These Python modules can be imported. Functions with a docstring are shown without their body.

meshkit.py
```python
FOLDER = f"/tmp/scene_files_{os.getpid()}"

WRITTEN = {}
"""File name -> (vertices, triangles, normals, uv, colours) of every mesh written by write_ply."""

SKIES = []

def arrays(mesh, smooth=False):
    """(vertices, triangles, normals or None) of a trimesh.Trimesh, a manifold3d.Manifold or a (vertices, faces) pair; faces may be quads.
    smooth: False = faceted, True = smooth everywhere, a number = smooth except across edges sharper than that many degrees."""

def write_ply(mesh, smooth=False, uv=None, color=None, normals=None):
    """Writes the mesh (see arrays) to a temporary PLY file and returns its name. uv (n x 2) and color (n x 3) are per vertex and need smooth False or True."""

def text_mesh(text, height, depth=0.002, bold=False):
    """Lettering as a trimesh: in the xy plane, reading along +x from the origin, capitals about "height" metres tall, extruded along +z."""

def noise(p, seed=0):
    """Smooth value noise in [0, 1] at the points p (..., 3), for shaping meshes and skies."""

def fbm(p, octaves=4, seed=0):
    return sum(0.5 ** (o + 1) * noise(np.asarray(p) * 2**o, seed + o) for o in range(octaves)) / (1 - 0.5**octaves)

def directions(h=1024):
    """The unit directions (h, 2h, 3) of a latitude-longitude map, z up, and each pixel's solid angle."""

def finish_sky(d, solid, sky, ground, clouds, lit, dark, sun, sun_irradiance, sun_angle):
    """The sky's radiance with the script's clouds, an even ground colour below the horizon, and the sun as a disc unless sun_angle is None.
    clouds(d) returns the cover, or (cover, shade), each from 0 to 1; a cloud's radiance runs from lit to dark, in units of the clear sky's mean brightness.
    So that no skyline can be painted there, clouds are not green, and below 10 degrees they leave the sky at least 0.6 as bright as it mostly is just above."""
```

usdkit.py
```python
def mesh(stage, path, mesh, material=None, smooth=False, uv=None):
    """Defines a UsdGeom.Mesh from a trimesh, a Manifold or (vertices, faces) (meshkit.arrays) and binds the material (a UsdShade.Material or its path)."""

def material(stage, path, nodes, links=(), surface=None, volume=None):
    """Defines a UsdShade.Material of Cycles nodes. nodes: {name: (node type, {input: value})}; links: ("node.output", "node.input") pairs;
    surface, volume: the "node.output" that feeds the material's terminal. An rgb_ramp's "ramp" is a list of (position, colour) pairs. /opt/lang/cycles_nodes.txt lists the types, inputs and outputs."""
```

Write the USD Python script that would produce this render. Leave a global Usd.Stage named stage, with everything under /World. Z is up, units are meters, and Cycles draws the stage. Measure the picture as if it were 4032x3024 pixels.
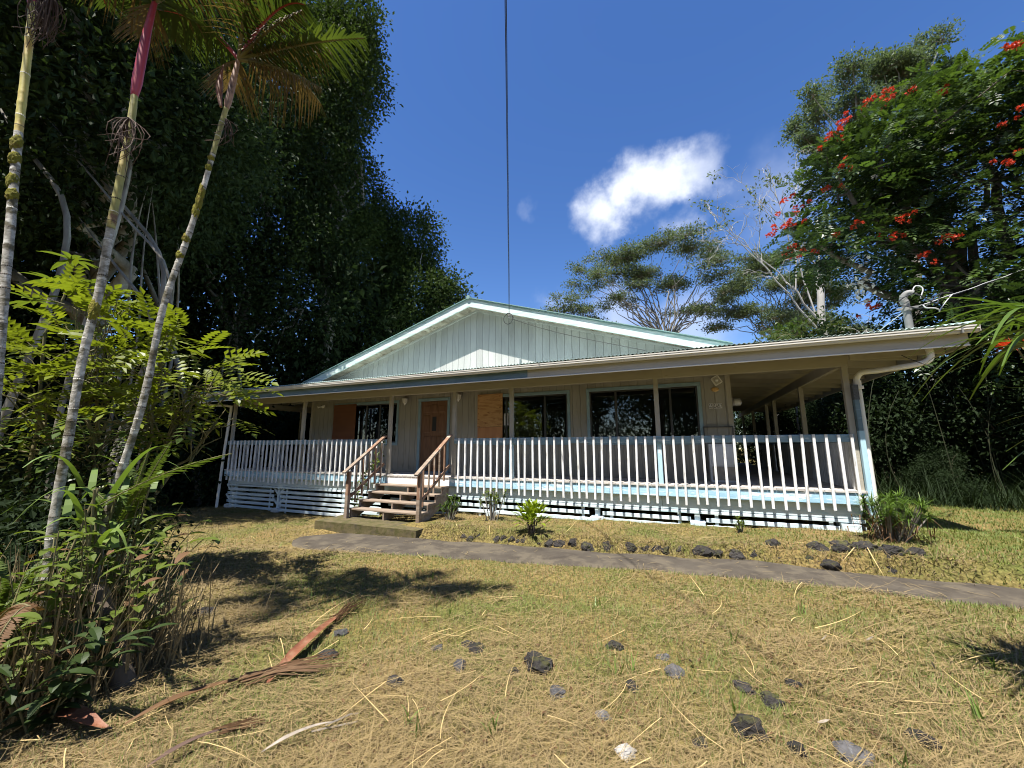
import math, random
import numpy as np
import trimesh
from pxr import Usd, UsdGeom, UsdLux, UsdShade, Gf, Sdf, Vt
from shapely.geometry import Polygon, box as sbox
from shapely.ops import unary_union
import usdkit, meshkit

stage = Usd.Stage.CreateInMemory()
UsdGeom.SetStageUpAxis(stage, UsdGeom.Tokens.z)
UsdGeom.SetStageMetersPerUnit(stage, 1.0)
W = UsdGeom.Xform.Define(stage, '/World')
stage.SetDefaultPrim(W.GetPrim())
UsdGeom.Scope.Define(stage, '/World/Looks')

# ------------------------------------------------------------------ camera
YAW, PITCH = math.radians(23.26), math.radians(9.347)
EYE = (0.0, 0.0, 1.55)
cam = UsdGeom.Camera.Define(stage, '/World/camera')
cam.CreateHorizontalApertureAttr(36.0)
cam.CreateVerticalApertureAttr(27.0)
cam.CreateFocalLengthAttr(36.0 * 1519.1 / 4032)
cam.CreateClippingRangeAttr(Gf.Vec2f(0.05, 2000))
cam.CreateExposureAttr(1.35)
cx = cam.AddTranslateOp(); cx.Set(Gf.Vec3d(*EYE))
cam.AddRotateXYZOp().Set(Gf.Vec3f(90 + math.degrees(PITCH), 0, math.degrees(YAW)))

# ------------------------------------------------------------------ sun and sky
SUN = np.array([-0.09, -0.39, 0.915]); SUN /= np.linalg.norm(SUN)
SUN_EL = math.asin(SUN[2]); SUN_ROT = math.atan2(SUN[0], SUN[1])
sun = UsdLux.DistantLight.Define(stage, '/World/sun')
sun.CreateIntensityAttr(1.25)
sun.CreateNormalizeAttr(True)
sun.CreateAngleAttr(0.5)
sun.CreateColorAttr(Gf.Vec3f(1.0, 0.96, 0.89))
sun.AddRotateZOp().Set(math.degrees(math.atan2(SUN[1], SUN[0])))
sun.AddRotateYOp().Set(90 - math.degrees(SUN_EL))

dome = UsdLux.DomeLight.Define(stage, '/World/sky')
clouds = [((-0.1313, 0.8339, 0.5361), 0.066, 0.8), ((-0.0865, 0.8274, 0.5561), 0.075, 0.95), ((-0.0365, 0.8224, 0.5661), 0.085, 1.0), ((0.0050, 0.8224, 0.5720), 0.07, 0.8),
          ((0.0741, 0.8166, 0.5725), 0.055, 0.45), ((0.0275, 0.8748, 0.4831), 0.055, 0.45), ((-0.3023, 0.7709, 0.5606), 0.03, 0.10),
          ((-0.2767, 0.8934, 0.354), 0.05, 0.25), ((-0.1257, 0.9417, 0.312), 0.10, 0.4), ((0.2249, 0.8472, 0.4813), 0.12, 0.22),
          ((0.05, 0.95, 0.27), 0.14, 0.35), ((-0.2, -0.8, 0.5), 0.35, 0.9), ((0.5, -0.7, 0.4), 0.3, 0.9), ((-0.75, -0.5, 0.35), 0.3, 0.8), ((0.8, 0.3, 0.4), 0.25, 0.7)]
nodes = {'sky': ('sky_texture', {'sky_type': 'single_scattering', 'sun_disc': False, 'sun_elevation': SUN_EL, 'sun_rotation': SUN_ROT,
                                 'altitude': 300.0, 'air_density': 1.0, 'aerosol_density': 0.35, 'ozone_density': 2.6}),
         'tc': ('texture_coordinate', {}),
         'nz': ('noise_texture', {'scale': 7.0, 'detail': 6.0, 'roughness': 0.55}),
         'nzs': ('math', {'math_type': 'multiply_add', 'value2': 0.24, 'value3': -0.12}),
         'bg': ('background_shader', {'strength': 0.056}),
         'hs': ('hsv', {'hue': 0.510, 'saturation': 1.24, 'value': 1.36, 'fac': 1.0})}
links = [('tc.generated', 'nz.vector'), ('nz.fac', 'nzs.value1'), ('sky.color', 'hs.color')]
prev = 'hs.color'
for i, (c, r, a) in enumerate(clouds):
    nodes[f'd{i}'] = ('vector_math', {'math_type': 'distance', 'vector2': c})
    nodes[f'a{i}'] = ('math', {'math_type': 'add'})
    nodes[f'm{i}'] = ('map_range', {'range_type': 'smoothstep', 'from_min': r * 1.02, 'from_max': -r * 0.30, 'to_min': 0.0, 'to_max': a, 'clamp': True})
    nodes[f'x{i}'] = ('mix', {'mix_type': 'mix', 'color2': (9.0, 9.4, 10.2)})
    links += [('tc.generated', f'd{i}.vector1'), (f'd{i}.value', f'a{i}.value1'), ('nzs.value', f'a{i}.value2'),
              (f'a{i}.value', f'm{i}.value'), (f'm{i}.result', f'x{i}.fac'), (prev, f'x{i}.color1')]
    prev = f'x{i}.color'
links += [(prev, 'bg.color')]
skymat = usdkit.material(stage, '/World/Looks/sky', nodes, links, surface='bg.background')
UsdShade.MaterialBindingAPI.Apply(dome.GetPrim()).Bind(skymat)
dome.GetPrim().SetCustomDataByKey('kind', 'structure')
dome.GetPrim().SetCustomDataByKey('label', 'deep blue sky with one small white cloud')

# ------------------------------------------------------------------ materials
def mat(name, cols, scale=4.0, stretch=(1, 1, 1), rough=0.75, bump=0.0, bscale=None, detail=5.0, island=0.0, objvar=0.0, translucent=None, spec=0.35, lo=0.3, hi=0.7, coat=0.0, wear=None):
    """Noise between the colours cols; island / objvar: brightness spread per loose piece / per object; wear: (colour, threshold, scale, stretch)."""
    n = {'g': ('geometry', {}), 'mp': ('mapping', {'scale': stretch}),
         'nz': ('noise_texture', {'scale': scale, 'detail': detail, 'roughness': 0.6}),
         'rp': ('rgb_ramp', {'ramp': [(lo + (hi - lo) * i / max(1, len(cols) - 1), c) for i, c in enumerate(cols)]}),
         'p': ('principled_bsdf', {'roughness': rough, 'specular_ior_level': spec, 'coat_weight': coat})}
    l = [('g.position', 'mp.vector'), ('mp.vector', 'nz.vector')]
    fac = 'nz.fac'
    if island:
        n['il'] = ('math', {'math_type': 'multiply_add', 'value2': island, 'value3': -island / 2})
        n['ad'] = ('math', {'math_type': 'add'})
        l += [('g.random_per_island', 'il.value1'), (fac, 'ad.value1'), ('il.value', 'ad.value2')]
        fac = 'ad.value'
    l.append((fac, 'rp.fac'))
    col = 'rp.color'
    if wear:
        wc, th, ws, wst = wear
        n['wm'] = ('mapping', {'scale': wst}); n['wn'] = ('noise_texture', {'scale': ws, 'detail': 8.0, 'roughness': 0.68})
        n['wr'] = ('map_range', {'from_min': th - 0.04, 'from_max': th + 0.06, 'clamp': True}); n['wx'] = ('mix', {'mix_type': 'mix', 'color2': wc})
        l += [('g.position', 'wm.vector'), ('wm.vector', 'wn.vector'), ('wn.fac', 'wr.value'), ('wr.result', 'wx.fac'), (col, 'wx.color1')]
        col = 'wx.color'
    if objvar:
        n['oi'] = ('object_info', {})
        n['om'] = ('map_range', {'from_min': 0.0, 'from_max': 1.0, 'to_min': 1 - objvar, 'to_max': 1 + objvar})
        n['ov'] = ('hsv', {'hue': 0.5, 'saturation': 1.0, 'fac': 1.0})
        l += [('oi.random', 'om.value'), ('om.result', 'ov.value'), (col, 'ov.color')]
        col = 'ov.color'
    l.append((col, 'p.base_color'))
    if bump:
        n['bn'] = ('noise_texture', {'scale': bscale or scale * 3, 'detail': 6.0, 'roughness': 0.6})
        n['bp'] = ('bump', {'strength': bump, 'distance': 0.05 if bump > .65 else 0.02})
        l += [('mp.vector', 'bn.vector'), ('bn.fac', 'bp.height'), ('bp.normal', 'p.normal')]
    surf = 'p.BSDF'
    if translucent:
        n['tr'] = ('translucent_bsdf', {}); n['tm'] = ('mix', {'mix_type': 'multiply', 'fac': 1.0, 'color2': translucent[1]})
        n['mx'] = ('mix_closure', {'fac': translucent[0]})
        l += [(col, 'tm.color1'), ('tm.color', 'tr.color'), ('p.BSDF', 'mx.closure1'), ('tr.BSDF', 'mx.closure2')]
        surf = 'mx.closure'
    return usdkit.material(stage, '/World/Looks/' + name, n, l, surface=surf)

M = {}
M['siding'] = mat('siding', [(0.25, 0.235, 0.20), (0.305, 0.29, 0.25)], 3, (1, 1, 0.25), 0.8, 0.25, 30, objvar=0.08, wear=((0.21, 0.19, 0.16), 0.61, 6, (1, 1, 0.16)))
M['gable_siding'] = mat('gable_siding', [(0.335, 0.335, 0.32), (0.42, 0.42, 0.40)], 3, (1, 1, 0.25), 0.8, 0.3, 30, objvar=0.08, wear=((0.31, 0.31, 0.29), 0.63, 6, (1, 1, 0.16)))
M['mint'] = mat('mint_paint', [(0.37, 0.47, 0.44), (0.47, 0.57, 0.54)], 5, (0.3, 1, 2), 0.75, 0.3, 25, wear=((0.62, 0.67, 0.65), 0.52, 6, (0.22, 1, 2.6)))
M['mint_dark'] = mat('mint_trim', [(0.13, 0.20, 0.19), (0.18, 0.26, 0.245)], 5, (0.3, 1, 2), 0.6)
M['tan'] = mat('tan_paint', [(0.30, 0.27, 0.215), (0.37, 0.34, 0.28)], 2.5, (0.4, 1, 1.2), 0.75, 0.2, 25, wear=((0.24, 0.20, 0.14), 0.67, 4, (0.5, 1, 1.5)))
M['rafter'] = mat('rafter_paint', [(0.33, 0.30, 0.25), (0.42, 0.385, 0.325)], 2.5, (1, 1, 1), 0.8, objvar=0.08)
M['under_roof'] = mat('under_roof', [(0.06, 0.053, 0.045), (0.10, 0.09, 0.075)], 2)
M['white'] = mat('white_baluster_paint', [(0.60, 0.60, 0.585), (0.72, 0.72, 0.705)], 6, (2, 2, 0.5), 0.7, 0.2, 30, objvar=0.10, wear=((0.38, 0.36, 0.33), 0.565, 10, (2, 2, 0.3)))
M['skirt'] = mat('skirt_paint', [(0.42, 0.52, 0.57), (0.60, 0.66, 0.67)], 4, (0.4, 1, 2), 0.7, 0.2, 25, objvar=0.06, wear=((0.38, 0.52, 0.58), 0.62, 5, (0.4, 1, 2.5)))
M['rail'] = mat('rail_blue_grey', [(0.15, 0.24, 0.29), (0.24, 0.34, 0.39)], 5, (0.5, 1, 2), 0.7, 0.2, 20, wear=((0.50, 0.54, 0.54), 0.60, 7, (0.5, 1, 2)))
M['deck_blue'] = mat('deck_fascia_blue', [(0.25, 0.42, 0.53), (0.35, 0.53, 0.62)], 4, (0.4, 1, 2), 0.7, 0.2, 20, wear=((0.72, 0.76, 0.76), 0.56, 6, (0.55, 1, 2)))
M['post_blue'] = mat('post_blue', [(0.28, 0.44, 0.52), (0.40, 0.57, 0.64)], 6, (1, 1, 0.3), 0.7, wear=((0.65, 0.68, 0.68), 0.6, 8, (1, 1, 0.4)))
M['slate'] = mat('slate_paint', [(0.09, 0.14, 0.17), (0.14, 0.21, 0.24)], 4, (0.5, 1, 2), 0.6, 0.15, 25, wear=((0.24, 0.33, 0.37), 0.62, 5, (0.4, 1, 2)))
M['trim_blue'] = mat('window_trim_blue', [(0.17, 0.26, 0.31), (0.23, 0.33, 0.38)], 5, (1, 1, 1), 0.65)
M['cream'] = mat('cream_fascia', [(0.36, 0.335, 0.29), (0.43, 0.405, 0.355)], 2.5, (0.4, 1, 2), 0.7, 0.15, 25, wear=((0.30, 0.25, 0.17), 0.64, 3.5, (0.5, 1, 3)))
M['gutter'] = mat('gutter_metal', [(0.47, 0.445, 0.39), (0.55, 0.525, 0.47)], 2, (0.5, 1, 1), 0.35, spec=0.5, wear=((0.25, 0.21, 0.16), 0.72, 3, (0.6, 1, 1)))
M['roof'] = mat('roof_metal', [(0.42, 0.58, 0.56), (0.55, 0.68, 0.66)], 2, (1, 1, 1), 0.4, spec=0.5, wear=((0.30, 0.36, 0.34), 0.6, 2, (1, 1, 1)))
M['deck'] = mat('deck_boards', [(0.36, 0.33, 0.30), (0.52, 0.49, 0.45)], 5, (2, 0.4, 1), 0.8, 0.2, 20, objvar=0.12)
M['white_board'] = mat('white_riser', [(0.70, 0.67, 0.62), (0.80, 0.78, 0.74)], 5, (0.4, 1, 2), 0.75, wear=((0.45, 0.42, 0.38), 0.63, 6, (0.4, 1, 2.5)))
M['wood_grey'] = mat('grey_stair_wood', [(0.15, 0.105, 0.072), (0.27, 0.215, 0.165)], 8, (0.3, 1.5, 1.5), 0.85, 0.3, 30, objvar=0.1, wear=((0.15, 0.10, 0.07), 0.62, 8, (0.3, 1.2, 1.2)))
M['wood_red'] = mat('red_brown_stair_wood', [(0.13, 0.065, 0.037), (0.25, 0.155, 0.10)], 8, (1.5, 1.5, 0.4), 0.75, 0.3, 30, objvar=0.12, wear=((0.42, 0.35, 0.28), 0.60, 6, (1, 1, 0.3)))
M['soffit'] = mat('soffit_wood', [(0.22, 0.18, 0.13), (0.40, 0.36, 0.29)], 6, (1, 0.5, 1), 0.85, 0.2, 20, objvar=0.22, wear=((0.10, 0.075, 0.05), 0.60, 5, (1, 1, 1)))
M['door'] = mat('door_wood', [(0.11, 0.052, 0.027), (0.19, 0.095, 0.047)], 9, (2.2, 1, 0.3), 0.5, objvar=0.05)
M['ply'] = mat('plywood', [(0.29, 0.14, 0.05), (0.48, 0.28, 0.12), (0.33, 0.165, 0.06)], 3.0, (0.7, 1, 3.2), 0.7, wear=((0.22, 0.09, 0.03), 0.60, 5, (0.8, 1, 3.0)))
M['ply_dark'] = mat('red_plywood', [(0.13, 0.05, 0.023), (0.17, 0.068, 0.03)], 4, (0.6, 1, 2), 0.7)
M['ply_low'] = mat('orange_plywood', [(0.36, 0.165, 0.07), (0.43, 0.21, 0.09)], 4, (2, 1, 0.5), 0.7)
M['knot'] = mat('knot_brown', [(0.20, 0.09, 0.03), (0.28, 0.13, 0.05)], 4)
M['dark_frame'] = mat('bronze_frame', [(0.03, 0.03, 0.03), (0.045, 0.043, 0.04)], 4, rough=0.4, spec=0.5)
M['interior'] = mat('interior_wall', [(0.22, 0.20, 0.18), (0.28, 0.26, 0.23)], 1)
M['pvc'] = mat('pvc_pipe', [(0.66, 0.63, 0.56), (0.76, 0.73, 0.67)], 3, (1, 1, 0.4), 0.4, spec=0.5, wear=((0.40, 0.35, 0.27), 0.70, 4, (1, 1, 0.5)))
M['concrete'] = mat('pier_concrete', [(0.42, 0.42, 0.40), (0.56, 0.56, 0.54)], 6, rough=0.9, bump=0.2)
M['slab'] = mat('mossy_slab', [(0.05, 0.042, 0.025), (0.095, 0.075, 0.035), (0.07, 0.06, 0.02)], 5, rough=0.95, bump=0.6, wear=((0.055, 0.05, 0.014), 0.52, 6, (1, 1, 1)))
M['metal'] = mat('galvanised_metal', [(0.13, 0.13, 0.125), (0.21, 0.205, 0.19)], 6, rough=0.6, spec=0.5, wear=((0.32, 0.17, 0.07), 0.68, 5, (1, 1, 1)))
M['rubber'] = mat('black_cable', [(0.015, 0.015, 0.017), (0.03, 0.03, 0.032)], 5, rough=0.6)
M['wire_grey'] = mat('grey_cable', [(0.40, 0.40, 0.40), (0.60, 0.60, 0.58)], 8, rough=0.6)
M['black'] = mat('black_paint', [(0.012, 0.012, 0.013), (0.02, 0.02, 0.02)], 4, rough=0.5)
M['lamp_metal'] = mat('lamp_metal', [(0.20, 0.18, 0.16), (0.32, 0.29, 0.25)], 9, rough=0.5)
M['lamp_white'] = mat('lamp_white', [(0.62, 0.60, 0.56), (0.74, 0.72, 0.68)], 6, rough=0.5)
M['lamp_glass'] = mat('lamp_glass', [(0.42, 0.40, 0.36), (0.58, 0.55, 0.50)], 9, rough=0.15, spec=0.6)
M['lichen_orange'] = mat('wasp_nest', [(0.45, 0.26, 0.09), (0.62, 0.40, 0.17)], 12)
M['paper'] = mat('paper', [(0.62, 0.60, 0.60), (0.76, 0.74, 0.74)], 14)
M['cabinet'] = mat('cabinet_white', [(0.45, 0.47, 0.50), (0.55, 0.57, 0.60)], 3, rough=0.45)
M['tar'] = mat('dark_flashing', [(0.055, 0.058, 0.062), (0.11, 0.115, 0.12)], 40, rough=0.85, bump=0.3)
M['path'] = mat('path_asphalt', [(0.038, 0.030, 0.022), (0.070, 0.058, 0.043)], 3.5, rough=0.95, bump=0.5, bscale=60, wear=((0.088, 0.072, 0.050), 0.52, 2.6, (1, 1, 1)))
M['lava'] = mat('lava_rock', [(0.010, 0.009, 0.009), (0.036, 0.032, 0.029), (0.022, 0.019, 0.017)], 14, rough=0.95, bump=0.9, bscale=40, objvar=0.3, wear=((0.06, 0.058, 0.02), 0.57, 8, (1, 1, 1)))
M['stone'] = mat('grey_stone', [(0.05, 0.048, 0.048), (0.105, 0.10, 0.10)], 16, rough=0.95, bump=0.7, bscale=45, objvar=0.3, wear=((0.16, 0.16, 0.165), 0.62, 14, (1, 1, 1)))
M['pale_stone'] = mat('pale_stone', [(0.22, 0.205, 0.18), (0.40, 0.38, 0.35)], 10, rough=0.95, bump=0.6)
M['straw'] = mat('straw', [(0.22, 0.16, 0.07), (0.60, 0.49, 0.275), (0.86, 0.77, 0.52)], 1.5, rough=0.65, island=0.95)
M['stalk'] = mat('pale_stalk', [(0.46, 0.34, 0.15), (0.72, 0.59, 0.31), (0.86, 0.76, 0.48)], 2, rough=0.6, island=0.7)
M['straw_dark'] = mat('straw_dark', [(0.17, 0.125, 0.06), (0.38, 0.295, 0.145), (0.60, 0.50, 0.27)], 2, rough=0.8, island=0.7)
M['grass'] = mat('grass_blade', [(0.11, 0.145, 0.030), (0.20, 0.235, 0.055), (0.33, 0.32, 0.11)], 0.9, rough=0.6, island=0.45, translucent=(0.3, (1.2, 1.2, 0.6)))
M['reed'] = mat('reed_leaf', [(0.12, 0.18, 0.04), (0.24, 0.31, 0.075)], 2, rough=0.45, island=0.5, translucent=(0.3, (1.2, 1.3, 0.5)))
def leafmat(name, a, b, c=None, tr=0.3, rough=0.5, isl=0.8, spec=0.25):
    return mat(name, [a, b] + ([c] if c else []), 0.8, rough=rough, island=isl, translucent=(tr, (1.15, 1.2, 0.55)), spec=spec)
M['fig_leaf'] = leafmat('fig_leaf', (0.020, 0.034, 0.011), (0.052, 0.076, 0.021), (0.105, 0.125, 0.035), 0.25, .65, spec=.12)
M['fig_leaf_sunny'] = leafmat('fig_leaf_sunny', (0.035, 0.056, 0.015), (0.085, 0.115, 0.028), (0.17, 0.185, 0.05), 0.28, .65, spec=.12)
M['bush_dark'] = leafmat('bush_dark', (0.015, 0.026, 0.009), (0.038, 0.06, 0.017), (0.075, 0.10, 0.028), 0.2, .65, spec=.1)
M['bush_mid'] = leafmat('bush_mid', (0.03, 0.05, 0.012), (0.065, 0.10, 0.022), (0.11, 0.145, 0.035), 0.3)
M['albizia_leaf'] = leafmat('albizia_leaf', (0.095, 0.125, 0.07), (0.16, 0.195, 0.10), (0.25, 0.275, 0.13), 0.4)
M['albizia_blue'] = leafmat('albizia_blue', (0.09, 0.125, 0.075), (0.15, 0.19, 0.11), (0.22, 0.25, 0.13), 0.4)
M['tulip_leaf'] = leafmat('tulip_leaf', (0.030, 0.052, 0.014), (0.065, 0.105, 0.026), (0.12, 0.165, 0.042), 0.28, 0.35)
M['tulip_leaf_young'] = leafmat('tulip_leaf_young', (0.06, 0.10, 0.02), (0.10, 0.16, 0.03), (0.16, 0.22, 0.045), 0.35, 0.4)
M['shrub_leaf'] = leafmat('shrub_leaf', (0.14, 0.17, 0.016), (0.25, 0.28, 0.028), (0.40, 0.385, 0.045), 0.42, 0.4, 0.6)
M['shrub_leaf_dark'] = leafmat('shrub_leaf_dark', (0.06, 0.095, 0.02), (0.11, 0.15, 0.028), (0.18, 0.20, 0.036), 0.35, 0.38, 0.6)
M['broad_leaf'] = leafmat('broad_leaf', (0.10, 0.135, 0.022), (0.19, 0.235, 0.038), (0.31, 0.33, 0.065), 0.42, 0.5, 0.7)
M['fern_leaf'] = leafmat('fern_leaf', (0.07, 0.105, 0.02), (0.12, 0.16, 0.03), (0.20, 0.21, 0.05), 0.35, 0.55, 0.5)
M['dead_leaf'] = leafmat('dead_leaf', (0.12, 0.065, 0.03), (0.22, 0.135, 0.065), (0.34, 0.23, 0.12), 0.2, 0.7, 0.7)
M['croton_leaf'] = leafmat('croton_leaf', (0.18, 0.24, 0.015), (0.42, 0.44, 0.03), (0.58, 0.54, 0.05), 0.35, 0.35, 0.9)
M['ti_leaf'] = leafmat('ti_leaf', (0.075, 0.125, 0.02), (0.14, 0.20, 0.04), (0.26, 0.28, 0.08), 0.3, 0.4, 0.7)
M['palm_leaf'] = leafmat('palm_leaf', (0.04, 0.06, 0.012), (0.085, 0.11, 0.02), (0.20, 0.21, 0.04), 0.35, 0.4, 0.6)
M['palm_brown'] = leafmat('palm_brown', (0.11, 0.07, 0.032), (0.20, 0.145, 0.065), (0.36, 0.29, 0.15), 0.3, 0.55, 0.6)
M['petal'] = mat('red_petal', [(0.52, 0.055, 0.02), (0.74, 0.15, 0.035), (0.84, 0.30, 0.07)], 6, rough=0.5, island=0.6, translucent=(0.3, (1.1, 0.8, 0.5)))
M['seed_white'] = mat('pale_seed_fluff', [(0.55, 0.51, 0.46), (0.72, 0.69, 0.63)], 8, rough=0.9, island=0.5)
M['bark_pale'] = mat('pale_bark', [(0.07, 0.06, 0.048), (0.17, 0.155, 0.13), (0.27, 0.255, 0.22)], 3, (1, 1, 0.35), 0.9, 0.3, 14, wear=((0.10, 0.085, 0.065), 0.58, 3, (1, 1, 0.4)))
M['bark_white'] = mat('white_bark', [(0.24, 0.225, 0.20), (0.42, 0.40, 0.37)], 2, (1, 1, 0.35), 0.85, 0.2, 12)
M['bark_brown'] = mat('brown_bark', [(0.06, 0.045, 0.032), (0.14, 0.11, 0.08)], 4, (1, 1, 0.4), 0.95, 0.4, 16)
M['cane'] = mat('cane_stem', [(0.02, 0.026, 0.010), (0.05, 0.05, 0.022)], 6)
M['stem'] = mat('green_stem', [(0.07, 0.075, 0.03), (0.16, 0.13, 0.06)], 6)
M['twig'] = mat('dead_twig', [(0.07, 0.042, 0.03), (0.16, 0.10, 0.065)], 8, rough=0.85, island=0.4)
M['palm_grey'] = mat('palm_trunk_grey', [(0.13, 0.115, 0.09), (0.30, 0.285, 0.255), (0.55, 0.54, 0.50)], 16, (1, 1, 1.4), 0.85, 0.35, 40, wear=((0.085, 0.075, 0.045), 0.53, 7, (1, 1, 1.6)))
M['palm_green'] = mat('palm_trunk_green', [(0.15, 0.14, 0.045), (0.27, 0.25, 0.075), (0.36, 0.29, 0.10)], 5, (1, 1, 1), 0.55, 0.1, 30, wear=((0.12, 0.06, 0.03), 0.62, 6, (1, 1, 1)))
M['palm_yellow'] = mat('palm_trunk_yellow', [(0.30, 0.26, 0.07), (0.45, 0.39, 0.10), (0.42, 0.25, 0.08)], 4, (1, 1, 1), 0.5, 0.1, 30)
M['palm_ring'] = mat('palm_ring_scar', [(0.025, 0.02, 0.016), (0.07, 0.055, 0.04)], 8, rough=0.9)
M['ring_pale'] = mat('palm_ring_pale', [(0.45, 0.43, 0.38), (0.60, 0.58, 0.52)], 8, rough=0.9)
M['red_shaft'] = mat('red_crownshaft', [(0.22, 0.018, 0.028), (0.36, 0.045, 0.06)], 6, (1, 1, 0.5), 0.4, spec=0.5, wear=((0.42, 0.30, 0.30), 0.68, 8, (1, 1, 0.5)))
M['brown_shaft'] = mat('brown_crownshaft', [(0.18, 0.105, 0.07), (0.33, 0.20, 0.145)], 6, (1, 1, 0.4), 0.6, wear=((0.08, 0.05, 0.04), 0.6, 6, (1, 1, 0.4)))
M['red_stalk'] = mat('red_stalk', [(0.24, 0.02, 0.028), (0.36, 0.05, 0.05)], 6, rough=0.45)
M['moss'] = mat('moss', [(0.09, 0.085, 0.012), (0.20, 0.19, 0.02), (0.15, 0.10, 0.02)], 18, rough=1.0, bump=0.8, bscale=80)
M['sheath'] = mat('dry_palm_sheath', [(0.09, 0.03, 0.015), (0.17, 0.065, 0.032), (0.26, 0.16, 0.10)], 6, (1, 1, 1), 0.6, 0.3, 30)
M['grey_leaf'] = mat('dry_grey_leaf', [(0.17, 0.14, 0.105), (0.29, 0.25, 0.20)], 12, rough=0.85)

def glass():
    n = {'t': ('transparent_bsdf', {'color': (0.72, 0.74, 0.74)}), 'g': ('glossy_bsdf', {'color': (0.9, 0.92, 0.95), 'roughness': 0.0}),
         'f': ('fresnel', {'IOR': 1.75}), 'm': ('mix_closure', {})}
    return usdkit.material(stage, '/World/Looks/window_glass', n, [('f.fac', 'm.fac'), ('t.BSDF', 'm.closure1'), ('g.BSDF', 'm.closure2')], surface='m.closure')
M['glass'] = glass()

def ground_mat():
    n = {'g': ('geometry', {}), 'n1': ('noise_texture', {'scale': 0.9, 'detail': 5.0, 'roughness': 0.6}), 'n2': ('noise_texture', {'scale': 26.0, 'detail': 6.0, 'roughness': 0.7}),
         'r1': ('rgb_ramp', {'ramp': [(0.38, (0.19, 0.14, 0.062)), (0.5, (0.15, 0.125, 0.048)), (0.62, (0.10, 0.11, 0.034))]}),
         'r2': ('rgb_ramp', {'ramp': [(0.35, (0.35, 0.33, 0.28)), (0.65, (1.4, 1.35, 1.2))]}), 'x': ('mix', {'mix_type': 'multiply', 'fac': 1.0}),
         'b': ('bump', {'strength': 0.9, 'distance': 0.03}), 'p': ('principled_bsdf', {'roughness': 0.95, 'specular_ior_level': 0.1})}
    l = [('g.position', 'n1.vector'), ('g.position', 'n2.vector'), ('n1.fac', 'r1.fac'), ('n2.fac', 'r2.fac'), ('r1.color', 'x.color1'), ('r2.color', 'x.color2'),
         ('x.color', 'p.base_color'), ('n2.fac', 'b.height'), ('b.normal', 'p.normal')]
    return usdkit.material(stage, '/World/Looks/ground', n, l, surface='p.BSDF')
M['ground'] = ground_mat()

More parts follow.
